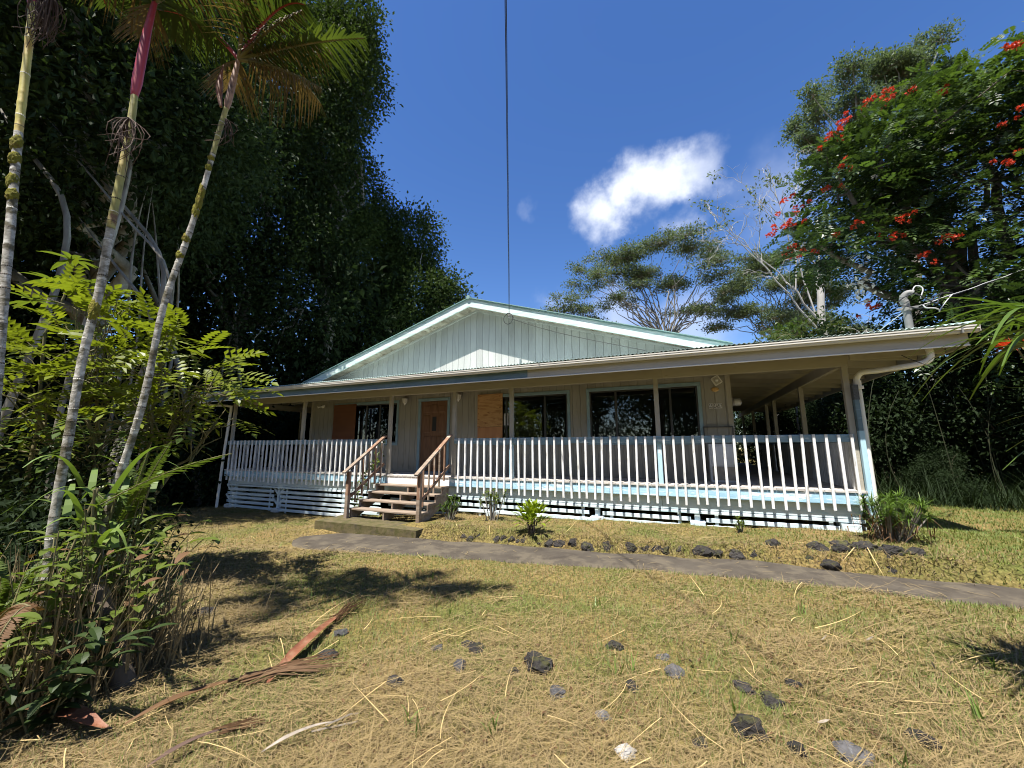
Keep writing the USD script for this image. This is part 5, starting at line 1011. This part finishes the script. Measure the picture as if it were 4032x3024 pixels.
# feather palms behind the porch roof
def frond(P, D, L, nl, ll, lw, droop, q, hang=.4):
    t = np.linspace(.12, 1, nl); D = norm(np.array(D, float)); c = P + D * (t * L)[:, None]; c[:, 2] -= droop * L * t ** 2
    tg = norm(np.gradient(c, axis=0)); S = norm(np.cross(tg, [0, 0, 1])); U_ = np.cross(S, tg); lv = []
    sz = ll * np.sin(np.pi * np.clip(.12 + .86 * t, 0, 1)) ** .6
    for s_ in (-1, 1):
        d_ = norm(tg * .75 + S * s_ * .9 + [0, 0, -hang] + q.normal(0, .10, (nl, 3))); lv.append(blades(c, d_, sz * q.uniform(.85, 1.1, nl), lw, hang * .5, 3))
    full = P + D * (np.linspace(0, 1, 14) * L)[:, None]; full[:, 2] -= droop * L * np.linspace(0, 1, 14) ** 2
    return cat(lv), full
fp = thing('feather_palm', 'feathery palm crown showing above the right porch roof', 'palm', (5.6, 21.5, 0))
q = np.random.default_rng(81)
part(fp, 'trunk', branchy(q, (5.6, 21.5, 0), (5.6, 21.5, 6.5), .12, .09, .01), 'bark_pale', smooth=True)
for a in np.linspace(0, 2 * np.pi, 15)[:-1]:
    e = q.uniform(.3, 1.1); lv, fu = frond(np.array([5.6, 21.5, 6.5]), (math.cos(a), math.sin(a), e), 2.4, 30, .6, .04, .45, q)
    fr = part(fp, 'frond', lv, 'palm_leaf'); part(fr, 'stalk', tube(fu, np.linspace(.02, .006, 14), 5), 'stem', smooth=True)

# ------------------------------------------------------------------ three ringed palms in the left foreground
def ringed_palm(label, path, rad, shaft, shaft_m, cols, seed, moss=(), fronds=(), dead=0, clusters=()):
    """path: trunk centre line from the ground up; cols: (z, material) bands from the bottom; shaft: crownshaft centre line."""
    q = np.random.default_rng(seed); t_ = thing('ringed_palm', label, 'palm', path[0]); c = spline(path, 400); L = np.r_[0, np.cumsum(np.linalg.norm(np.diff(c, axis=0), axis=1))]
    rr0 = np.interp(L / L[-1], [0, 1], rad)
    nodes, s = [], .05
    while s < L[-1]: nodes.append(s); s += q.uniform(.065, .165) * (1.2 if s > L[-1] * .5 else 1)
    nodes = np.array(nodes); dmin = np.min(np.abs(L[:, None] - nodes[None]), 1); r_ = rr0 * (1 + .07 * np.exp(-(dmin / .016) ** 2)) * (1 + .22 * (meshkit.fbm(np.stack([L * 4, 0 * L, 0 * L], 1), 3, seed) - .5))
    zb = [cols[0][0]] + [z_ for z_, _ in cols[1:]] + [99]
    for j, (z_, m_) in enumerate(cols):
        sel = np.where((c[:, 2] >= (z_ if j else -9)) & (c[:, 2] <= zb[j + 1] + .02))[0]
        if len(sel) > 2: part(t_, 'trunk_section', tube(c[sel], r_[sel], 16), m_, smooth=60)
    for nd in nodes:
        i_ = int(np.argmin(np.abs(L - nd))); tg = norm(c[min(i_ + 1, 399)] - c[max(i_ - 1, 0)]); w = .007
        if q.random() < .3: continue
        w = q.uniform(.003, .007); bright = q.random() < .35
        part(t_, 'leaf_scar', tube([c[i_] - tg * w, c[i_], c[i_] + tg * w], [r_[i_] * .98, r_[i_] * 1.03, r_[i_] * .98], 14), 'palm_ring' if not bright else 'ring_pale', smooth=True)
    for z_, sd, sz in moss:
        i_ = int(np.argmin(np.abs(c[:, 2] - z_))); m_ = trimesh.creation.icosphere(3, 1); v_ = np.array(m_.vertices)
        v_ = v_ * (1 + .6 * (meshkit.fbm(v_ * 3.5 + z_ * 9, 3, seed)[:, None] - .4)) * np.array([1.18, 1.18, 1.45 * sz / r_[i_]]) * r_[i_]
        part(t_, 'moss_cushion', (v_ + c[i_] + np.array(sd) * r_[i_] * .35, m_.faces), 'moss', smooth=True)
    sc = spline(shaft, 24); sr = np.interp(np.linspace(0, 1, 24), [0, .12, .5, 1], [rad[1] * 1.0, rad[1] * 1.5, rad[1] * 1.4, rad[1] * .75])
    part(t_, 'crownshaft', tube(sc, sr, 14), shaft_m, smooth=True)
    hub = sc[-1]
    for (D, Lf, m_, droop, sm) in fronds:
        brown = m_ == 'palm_brown'; lv, fu = frond(hub - np.array([0, 0, .05]), D, Lf, 26 if brown else 36, Lf * .30, .017 if brown else .026, droop, q, 1.0 if brown else .4)
        fr = part(t_, 'frond', lv, m_); part(fr, 'stalk', tube(fu, np.linspace(.020, .006, 14), 6), sm, smooth=True)
    for (P_, n_, dn) in clusters:
        ms = [tube(spline([P_, np.array(P_) + [q.normal(.02, .045), q.normal(0, .045), -dn * .3], np.array(P_) + [q.normal(.02, .055), q.normal(0, .055), -dn * q.uniform(.5, 1)]], 6), np.linspace(.0045, .002, 6), 4) for _ in range(n_)]
        part(t_, 'dry_flower_stalks', cat(ms), 'twig')
    return t_
gz = float(hgt(-4.1, 1.4))
A_ = lambda az, el: (math.cos(az), math.sin(az), el)
# right of the frame is +x; fronds: (direction, length, leaf, droop, stalk)
ringed_palm('leftmost ringed palm, thick pale trunk with yellow upper stem, at the left edge', [(-4.38, 1.2, gz - .1), (-4.43, 1.09, 1.45), (-4.52, 1.05, 2.11), (-4.59, 1.02, 2.68), (-4.66, .99, 3.28), (-4.74, .95, 4.01), (-4.83, .92, 4.81), (-4.88, .89, 5.37)], (.030, .024),
    [(-4.88, .89, 5.30), (-4.9, .88, 5.7), (-4.9, .87, 6.1)], 'red_shaft', [(0, 'palm_grey'), (4.05, 'palm_yellow')], 301, moss=[(3.95, (.6, -.6, 0), .05), (3.82, (.4, -.8, 0), .04), (3.62, (-.5, -.7, 0), .05), (3.5, (.6, -.5, 0), .04)],
    fronds=[(A_(a, .9 + .3 * (i_ % 2)), 1.4, 'palm_leaf', .5, 'red_stalk') for i_, a in enumerate((.2, .9, 1.6, 2.4, 3.2, 4.2, 5.2))], clusters=[((-4.72, .93, 5.40), 70, .55)])
ringed_palm('middle ringed palm with a bright red crownshaft', [(-4.0, 1.5, gz - .1), (-4.18, 1.36, 1.28), (-4.18, 1.36, 1.68), (-4.18, 1.36, 2.34), (-4.15, 1.37, 2.74), (-4.15, 1.37, 3.21), (-4.14, 1.37, 3.8), (-4.16, 1.37, 4.58)], (.031, .024),
    [(-4.16, 1.37, 4.56), (-4.155, 1.37, 4.95), (-4.15, 1.375, 5.3), (-4.12, 1.38, 5.6)], 'red_shaft', [(0, 'palm_grey'), (3.3, 'palm_green')], 302, moss=[(2.62, (.7, -.6, 0), .06)],
    fronds=[(A_(.2, 1.9), 1.6, 'palm_brown', .5, 'red_stalk'), (A_(-.6, 1.4), 1.5, 'palm_brown', .5, 'red_stalk'), (A_(1.2, 1.7), 1.7, 'palm_leaf', .5, 'red_stalk'), (A_(2.6, 1.4), 1.6, 'palm_leaf', .5, 'red_stalk'), (A_(3.9, 1.5), 1.5, 'palm_brown', .5, 'red_stalk'), (A_(.5, .7), 1.0, 'palm_brown', .3, 'stem'), (A_(2.9, .6), 1.0, 'palm_brown', .25, 'stem')],
    clusters=[((-4.10, 1.34, 4.30), 20, .45), ((-4.13, 1.33, 4.25), 8, .5)])
ringed_palm('right-hand ringed palm, slim lichened trunk with cushions of yellow moss and browning fronds', [(-4.0, 1.85, gz - .1), (-4.08, 1.62, 1.12), (-4.04, 1.64, 1.4), (-3.95, 1.67, 1.99), (-3.91, 1.69, 2.78), (-3.84, 1.73, 3.24), (-3.76, 1.76, 3.72), (-3.69, 1.79, 4.32), (-3.65, 1.81, 4.66)], (.029, .019),
    [(-3.65, 1.81, 4.64), (-3.62, 1.82, 4.95), (-3.6, 1.83, 5.22)], 'brown_shaft', [(0, 'palm_grey'), (4.15, 'palm_green')], 303, moss=[(3.80, (0, -.4, 0), .055), (3.70, (.2, -.4, 0), .06), (3.60, (-.2, -.4, 0), .05), (3.34, (-.5, -.6, 0), .035), (4.02, (.3, -.6, 0), .025), (3.18, (-.4, -.6, 0), .03), (4.12, (.3, -.6, 0), .02)],
    fronds=[(A_(.42, .40), 1.25, 'palm_leaf', .16, 'stem'), (A_(.1, .75), .9, 'palm_brown', .3, 'stem'), (A_(.7, 1.2), 1.2, 'palm_brown', .45, 'stem'), (A_(1.6, 1.2), 1.4, 'palm_brown', .5, 'stem'), (A_(-.5, 1.5), 1.4, 'palm_brown', .5, 'stem'), (A_(2.7, .9), 1.2, 'palm_brown', .3, 'stem'), (A_(3.6, 1.3), 1.3, 'palm_leaf', .4, 'red_stalk'), (A_(.2, 2.0), 1.5, 'palm_leaf', .6, 'red_stalk'), (A_(.5, -.05), .75, 'palm_brown', .25, 'stem')],
    clusters=[((-3.63, 1.80, 4.52), 12, .32)])
# leaning dead spathe on the right-hand palm crown, old stump at its foot
sp = thing('dead_sheath', 'upright dry brown sheath beside the crown of the right-hand palm', 'palm sheath', (-3.72, 1.8, 4.7))
part(sp, 'sheath', tube(spline([(-3.70, 1.79, 4.66), (-3.745, 1.78, 4.85), (-3.735, 1.78, 5.12)], 14), np.interp(np.linspace(0, 1, 14), [0, .5, 1], [.012, .030, .003]), 8), 'sheath', smooth=True)
stp = thing('palm_stump', 'grey leaning palm stem base at the foot of the left thicket', 'trunk', (-3.5, 1.6, 0))
part(stp, 'stem', tube(spline([(-3.42, 1.60, float(hgt(-3.42, 1.60)) - .05), (-3.52, 1.57, .12), (-3.66, 1.55, .34), (-3.85, 1.52, .6)], 16), np.linspace(.068, .05, 16), 12), 'bark_brown', smooth=True)

# ------------------------------------------------------------------ left shrub with feathered yellow-green leaves
q = np.random.default_rng(91)
sh = thing('feather_leaf_shrub', 'yellow-green shrub with big feathered leaves behind the left palms', 'shrub', (-6.8, 2.8, -.3))
lob = [(-7.4, 2.5, 2.9, 1.0, .8, .75), (-6.6, 2.9, 2.6, 1.0, .8, .8), (-6.2, 3.1, 2.45, .85, .7, .45), (-8.0, 2.2, 2.2, .9, .8, .9), (-7.2, 2.6, 1.9, 1.0, .8, .6), (-7.6, 2.4, 3.5, .6, .5, .5), (-5.85, 3.3, 1.9, .4, .4, .3)]
C, U, idx = clumps(q, lob, 290, .5)
hub = np.array([-7.0, 2.9, 1.1]); bs = []
for s_ in range(7):
    a = np.array([-7.1 + q.normal(0, .25), 2.9 + q.normal(0, .2), -.35]); b = np.array(lob[s_][:3]); bs.append(branchy(q, a, b, .03, .012, .05))
    for j in np.where(idx == s_)[0][:26]: bs.append(branchy(q, a + (b - a) * q.uniform(.6, 1), C[j], .010, .004, .05, 5))
part(sh, 'stems', cat(bs), 'stem', smooth=True)
for j in range(len(C)):
    d = norm(U[j] * [1, 1, .35] + q.normal(0, .35, 3) + [.12, -.1, 0]); nn = norm(q.normal(0, .25, 3) + [0, -.1, 1])
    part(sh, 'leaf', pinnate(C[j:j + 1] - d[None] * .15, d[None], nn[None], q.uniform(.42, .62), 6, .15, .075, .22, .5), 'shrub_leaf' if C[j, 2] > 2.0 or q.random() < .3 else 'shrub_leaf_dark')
# second taller sapling with whorled leaves
ws = thing('whorled_sapling', 'pale green sapling with long whorled leaves rising above the feathered shrub', 'sapling', (-8.1, 2.3, -.3))
part(ws, 'stem', branchy(q, (-8.1, 2.3, -.3), (-7.85, 2.25, 4.2), .03, .012, .01), 'stem', smooth=True)
for hb in ((-7.85, 2.25, 4.2), (-7.7, 2.35, 3.85), (-8.1, 2.2, 3.9), (-8.3, 2.1, 3.6)):
    for a in np.linspace(0, 6.28, 12)[:-1]:
        part(ws, 'leaf', big_leaf(np.array(hb), (math.cos(a), math.sin(a), q.uniform(-.2, .6)), (0, 0, 1), q.uniform(.26, .36), .075, .25), 'broad_leaf')
# broad-leaved plants at the foot of the palms
def leafy_plant(label, base, h, nst, seed, lean=(0, 0), L=.115, wd=.06, m='broad_leaf', spread=.28, grp=None):
    q = np.random.default_rng(seed); t_ = thing('leafy_plant', label, 'plant', base, group=grp); st_, cnt = [], 0
    for _ in range(nst):
        b = np.array(base) + [q.normal(0, .10), q.normal(0, .10), -.05]; e = b + [q.normal(lean[0], spread), q.normal(lean[1], spread), h * q.uniform(.6, 1.05)]
        c = spline([b, (b + e) / 2 + [0, 0, h * .08], e], 12); st_.append(tube(c, np.linspace(.007, .003, 12), 5))
        for i_ in range(3, 12):
            a = q.uniform(0, 3.14) + i_ * 1.57
            for s_ in (0, math.pi):
                if q.random() < .25: continue
                part(t_, 'leaf', big_leaf(c[i_], (math.cos(a + s_), math.sin(a + s_), q.uniform(-.1, .35)), (0, 0, 1), L * q.uniform(.6, 1.15), wd * q.uniform(.7, 1.1), .3), m if q.random() < .92 else 'dead_leaf'); cnt += 1
    part(t_, 'stems', cat(st_), 'stem', smooth=True)
zf = lambda x, y: float(hgt(x, y))
leafy_plant('bushy broad-leaved plant on the right side of the left thicket, before the slim palm', (-3.92, 1.6, zf(-3.92, 1.6)), 1.25, 14, 401, (.06, 0))
leafy_plant('broad-leaved plant in the middle of the left thicket', (-3.65, 1.35, zf(-3.65, 1.35)), 1.1, 13, 402, (0, 0))
leafy_plant('broad-leaved plant at the left edge of the thicket, close to the viewer', (-3.75, 1.05, zf(-3.75, 1.05)), 1.05, 12, 403, (0, 0))
leafy_plant('tall broad-leaved plant behind the ringed palms', (-4.6, 1.7, zf(-4.6, 1.7)), 1.3, 14, 404, (0, 0))
leafy_plant('low shaded broad-leaved plant at the foot of the left thicket', (-3.4, 1.25, zf(-3.4, 1.25)), .6, 8, 405, (0, 0), m='bush_mid')
leafy_plant('broad-leaved plant low behind the thicket, next to the long fern frond', (-4.7, 2.2, zf(-4.7, 2.2)), .7, 6, 406, (0, 0), m='bush_mid')
# reeds
rd = thing('reed_clump', 'arching green reed with broad strap leaves between the ringed palms', 'reed', (-4.05, 1.55, 0))
q = np.random.default_rng(95)
for i_ in range(26):
    b = np.array([-4.05, 1.6, 0]) + [q.normal(0, .12), q.normal(0, .1), q.uniform(.55, 1.3)]; a = q.uniform(0, 6.28)
    part(rd, 'leaf', blades(b[None], np.array([[math.cos(a) * .55, math.sin(a) * .55, 1]]), q.uniform(.6, .95, 1), .045, q.uniform(.5, 1.0, 1), 8), 'reed')
for i_ in range(6): part(rd, 'stem', tube([(-4.05 + q.normal(0, .1), 1.6 + q.normal(0, .1), -.05), (-4.05 + q.normal(0, .1), 1.6 + q.normal(0, .1), 1.25)], .009, 6), 'stem', smooth=True)
# ferns
def fern(label, base, fr, seed, m='fern_leaf'):
    q = np.random.default_rng(seed); t_ = thing('fern', label, 'fern', base)
    for (D, L, droop) in fr:
        n = 46; t = np.linspace(.1, 1, n); D = norm(np.array(D, float)); c = np.array(base) + D * (t * L)[:, None]; c[:, 2] -= droop * L * t ** 2; tg = norm(np.gradient(c, axis=0)); S = norm(np.cross(tg, [0, 0, 1])); sz = .085 * L * np.minimum(1, (1.02 - t) * 3) ** .7
        lv = [leaves(c, S * s_ + tg * .25 + [0, 0, -.15] + q.normal(0, .06, (n, 3)), np.cross(S, tg), sz, sz * .24 + .003, .05) for s_ in (-1, 1)]
        f_ = part(t_, 'frond', cat(lv), m); full = np.array(base) + D * (np.linspace(0, 1, 12) * L)[:, None]; full[:, 2] -= droop * L * np.linspace(0, 1, 12) ** 2
        part(f_, 'stalk', tube(full, np.linspace(.006, .002, 12), 5), 'stem', smooth=True)
fern('fern with upright fronds beside the reed', (-4.0, 1.68, .95), [((.35, .15, 1), .8, .12), ((.1, .1, 1), .7, .1), ((-.35, .1, 1), .7, .2), ((.6, -.1, .9), .6, .3), ((-.6, -.2, .8), .6, .3)], 421)
fern('fern sending one long arching frond out to the right towards the porch', (-4.15, 1.5, 1.05), [((1.05, .45, .75), 1.27, .19)], 422)
fern('brownish fern at the left edge of the thicket', (-4.1, 1.15, .35), [((math.cos(a) * .6, math.sin(a) * .6, 1), .8, .3) for a in np.linspace(0, 6, 9)], 423)
fern('dry curled fern hanging low at the front of the thicket', (-3.35, 1.1, .62), [((.15, -.15, .3), .6, 1.1), ((-.2, -.1, .3), .5, 1.2)], 424, 'dead_leaf')
fern('fern at the foot of the slim ringed palm', (-3.7, 1.7, .15), [((math.cos(a) * .7, math.sin(a) * .7, .9), .6, .35) for a in np.linspace(0, 6, 7)], 425)
# dead stems
q = np.random.default_rng(97); n = 2200
x_ = np.minimum(-4.05 + q.normal(0, .38, n), -3.48 + q.normal(0, .06, n)); y_ = 1.45 + q.normal(0, .30, n); b = np.stack([x_, y_, hgt(x_, y_)], 1)
d = np.concatenate([q.normal(0, .26, (n, 2)), np.ones((n, 1))], 1)
top('dry_stalks', blades(b, d, q.uniform(.25, 1.05, n), .010, q.uniform(.0, .6, n), 4), 'straw_dark', 'tangle of dry brown stalks at the foot of the left thicket', kind='stuff')
tk = thing('thicket_bush', 'dark leafy bush filling the shade behind the ringed palms', 'bush', (-5.4, 1.9, -.3))
C, U, _ = clumps(q, [(-5.9, 2.0, .3, 1.0, .8, .7), (-6.9, 2.4, .5, 1.1, .8, .9), (-5.2, 1.5, .2, .6, .5, .5)], 300, .3)
part(tk, 'stems', cat([branchy(q, (-5.5 + q.normal(0, .4), 2 + q.normal(0, .3), -.4), C[q.integers(len(C))], .015, .006, .05) for _ in range(24)]), 'stem', smooth=True)
part(tk, 'foliage', leafy(q, C, U, 34, .22, .085, .045, .3), 'bush_dark', kind='stuff')

# ------------------------------------------------------------------ shrubs by the house
def ti_shrub(label, base, heads, seed, L=.16, wd=.02, m='ti_leaf', stem_m='bark_pale', nl=34, r_=.012, dead=0):
    q = np.random.default_rng(seed); t_ = thing('house_shrub', label, 'shrub', base); b = np.array(base, float)
    for j, h_ in enumerate(heads):
        e = b + h_; part(t_, 'stem', tube(spline([b + [h_[0] * .3 + q.normal(0, .02), h_[1] * .3, -.05], b + np.array(h_) * [.7, .7, .5], e], 8), np.linspace(r_, r_ * .8, 8), 7), stem_m, smooth=True)
        u = rnd_unit(q, nl); d_ = norm(u * [1, 1, .7] + [0, 0, .45]); ba = e + np.stack([0 * u[:, 0], 0 * u[:, 0], q.uniform(-.10, .03, nl)], 1)
        part(t_, 'leaf_head', blades(ba, d_, L * q.uniform(.7, 1.15, nl), wd, q.uniform(.1, .45, nl), 4), m)
    if dead:
        n_ = dead; P_ = b + np.stack([q.normal(0, .22, n_), q.normal(0, .16, n_), q.uniform(.02, .4, n_)], 1)
        part(t_, 'dry_leaves', blades(P_, q.normal(0, .5, (n_, 3)) + [0, 0, -.6], .2, .014, .2, 3), 'dead_leaf')
q = np.random.default_rng(98)
ti_shrub('small pale-stemmed green shrub right beside the steps', (-4.85, 7.75, -.02), [(q.normal(0, .17), q.normal(0, .1), q.uniform(.28, .50)) for _ in range(16)], 431, .12, .02, nl=18)
ti_shrub('pale-stemmed green shrub second from the steps, taller and narrower', (-3.85, 7.85, 0), [(q.normal(0, .14), q.normal(0, .1), q.uniform(.40, .64)) for _ in range(12)], 432, .15, .022, 'broad_leaf', nl=20)
ti_shrub('tiny green shrub against the skirt slats near the right end', (.86, 8.1, .08), [(q.normal(0, .06), q.normal(0, .04), q.uniform(.14, .24)) for _ in range(5)], 433, .10, .022, 'broad_leaf', nl=16)
ti_shrub('large spiky-leaved shrub clump at the right porch corner', (2.78, 7.75, .17), [(q.normal(0, .26), q.normal(0, .20), q.uniform(.36, .66)) for _ in range(38)], 434, .20, .016, nl=30, dead=260)
cr = thing('croton', 'bright yellow-green croton bush on the bank above the path', 'shrub', (-2.6, 6.95, -.05))
b = np.array([-2.6, 6.95, -.05]); q = np.random.default_rng(99)
part(cr, 'stems', cat([branchy(q, b + [q.normal(0, .02), q.normal(0, .02), -.05], b + [q.normal(0, .09), q.normal(0, .06), q.uniform(.25, .42)], .02, .010, .05) for _ in range(9)]), 'bark_brown', smooth=True)
for i_ in range(150):
    o = b + [q.normal(0, .11), q.normal(0, .09), q.uniform(.22, .52)]; d_ = norm((o - b - [0, 0, .25]) * [1, 1, .6] + [0, 0, .12] + q.normal(0, .06, 3)); part(cr, 'leaf', big_leaf(o, d_, (0, 0, 1), q.uniform(.12, .18), .055, .2, 4), 'croton_leaf')
# vine on the left newel
vn = thing('climbing_vine', 'leafy vine climbing beside the left handrail of the steps', 'vine', (-7.6, 7.7, -.2))
q = np.random.default_rng(100)
vc = spline([(-7.68, 7.72, -.25), (-7.6, 7.75, .2), (-7.66, 7.9, .6), (-7.55, 8.0, .95), (-7.5, 8.3, 1.35), (-7.45, 8.33, 1.7)], 60); part(vn, 'stem', tube(vc, .006, 5), 'stem', smooth=True)
for i_ in range(130):
    c = vc[min(59, int(60 * q.random() ** 1.5))]; o = c + q.normal(0, .07, 3); part(vn, 'leaf', big_leaf(o, np.r_[q.normal(0, 1, 2), -.3], norm(np.array([0, -.8, .5]) + q.normal(0, .3, 3)), q.uniform(.06, .10), .055, .2, 3), 'bush_mid' if i_ % 3 else 'broad_leaf')
# strap-leaved plant at the right edge, mostly outside the picture, with a red flower
dr = thing('strap_leaf_plant', 'tall plant with long narrow arching leaves reaching in from the right edge', 'plant', (2.2, 3.35, 0))
q = np.random.default_rng(103)
part(dr, 'stem', branchy(q, (2.25, 3.3, -.05), (2.06, 3.32, 2.2), .035, .03, .01), 'bark_pale', smooth=True)
for i_ in range(60):
    a = q.uniform(0, 6.28); part(dr, 'leaf', blades(np.array([[2.06, 3.32, 2.25 + q.uniform(-.12, .15)]]), np.array([[math.cos(a), math.sin(a), q.uniform(-.1, .9)]]), q.uniform(.48, .72, 1), .042, q.uniform(.3, .7, 1), 8), 'ti_leaf' if i_ % 7 else 'palm_leaf')
for i_, hb in enumerate([(2.45, 3.6, 1.75), (2.5, 3.1, 2.5)]):
    part(dr, 'stem', branchy(q, (2.25, 3.3, .5), hb, .025, .02, .02), 'bark_pale', smooth=True)
    for j in range(40):
        a = q.uniform(0, 6.28); part(dr, 'leaf', blades(np.array([hb]), np.array([[math.cos(a), math.sin(a), q.uniform(-.15, 1.0)]]), q.uniform(.45, .65, 1), .034, q.uniform(.3, .7, 1), 7), 'ti_leaf')
rf = thing('red_flower_spray', 'fuzzy red flower spray behind the strap leaves at the right edge', 'flower', (4.3, 7.9, 2.6))
c = np.array([4.55, 7.85, 3.02]); part(rf, 'stem', branchy(q, (5.2, 8.2, .1), c, .02, .01, .02), 'stem', smooth=True)
u = norm(rnd_unit(q, 260) * [1.5, 1, .5]); part(rf, 'petals', blades(c + u * [.16, .12, .05] * q.uniform(.2, 1, (260, 1)), u + [0, 0, .4], .10, .008, .1, 2), 'petal')

# ------------------------------------------------------------------ fallen palm litter
def litter(label, pts, wd, seed, m='sheath', split=0):
    q = np.random.default_rng(seed); pts = [(x, y, zf(x, y) + .03 + z) for x, y, z in pts]; c = spline(pts, 20); tg = norm(np.gradient(c, axis=0)); S = norm(np.cross(tg, [0, 0, 1])); t = np.linspace(0, 1, 20)
    w = wd * np.interp(t, [0, .25, .7, 1], [.25, 1, .7, .08]); t_ = thing('fallen_frond', label, 'palm litter', pts[0])
    v_ = np.stack([c - S * w[:, None] + [0, 0, .4] * w[:, None], c - S * w[:, None] * .4, c + S * w[:, None] * .4, c + S * w[:, None] + [0, 0, .4] * w[:, None]], 1).reshape(-1, 3)
    i = (np.arange(19)[:, None] * 4 + np.arange(3)[None]).ravel(); part(t_, 'sheath', (v_, np.concatenate([np.stack([i, i + 1, i + 5], 1), np.stack([i, i + 5, i + 4], 1)])), m, smooth=True)
    for _ in range(split):
        o = c[-5] + q.normal(0, .03, 3) * [1, 1, .3]; e = c[-1] + tg[-1] * q.uniform(.1, .5) + S[-1] * q.normal(0, .10); part(t_, 'leaflet', tube([o, (o + e) / 2 + [0, 0, .02], e], [.006, .006, .002], 4), 'dead_leaf' if m != 'grey_leaf' else m)
litter('long red-brown fallen palm sheath lying across the lawn', [(-2.62, 1.98, 0), (-2.78, 2.32, .03), (-2.95, 2.68, .03), (-3.16, 3.2, .0)], .045, 441, split=12)
litter('dry brown fallen frond stalks in front of the left thicket', [(-2.90, 1.36, .02), (-2.86, 1.62, .05), (-2.82, 1.85, .02), (-2.7, 2.05, .01)], .03, 442, 'dead_leaf', 26)
litter('broad reddish fallen sheath half buried in straw at the lower left', [(-3.45, 1.2, .0), (-3.28, 1.25, .04), (-3.1, 1.28, .03), (-2.95, 1.33, .0)], .055, 443)
litter('pale grey split leaf lying on the straw near the bottom edge', [(-2.05, 1.55, .0), (-1.98, 1.72, .03), (-1.9, 1.9, .0)], .015, 444, 'grey_leaf', 2)
litter('thin dark dead twig bundle lying at the bottom left', [(-2.45, 1.25, .0), (-2.4, 1.42, .03), (-2.36, 1.6, .0)], .018, 445, 'twig', 6)

# ------------------------------------------------------------------ trees behind the standpoint (mirrored in the window panes)
GB = 'leafy roadside tree behind the viewer'
tb0 = tree('roadside_tree', GB, (-6, -12, 0), (-6, -12, 4), [(-6, -12, 7, 2.6, 2.6, 2.2), (-7.5, -12, 5, 2, 2, 1.5), (-4.4, -11.6, 5.4, 2, 2, 1.6), (-6, -12, 2.6, 2.4, 2, 1.4)], 'bush_mid', 'bark_brown', 330, 26, .26, .13, .6, 501, .2, group='roadside trees behind the viewer', limbs=6)
for i_, (x_, y_, s_) in enumerate([(-12, -13, 1.1), (-18, -12, 1.2), (0.5, -13, 1.0), (6, -12, 1.15), (12, -11, 1.2), (-24, -9, 1.2), (-9.5, -16, 1.4), (-2, -17, 1.4), (17, -6, 1.2), (-27, -3, 1.3)]):
    copy_of(tb0, 'roadside_tree', GB, 'tree', (x_, y_, 0), i_ * 71.0, s_, 'roadside trees behind the viewer')
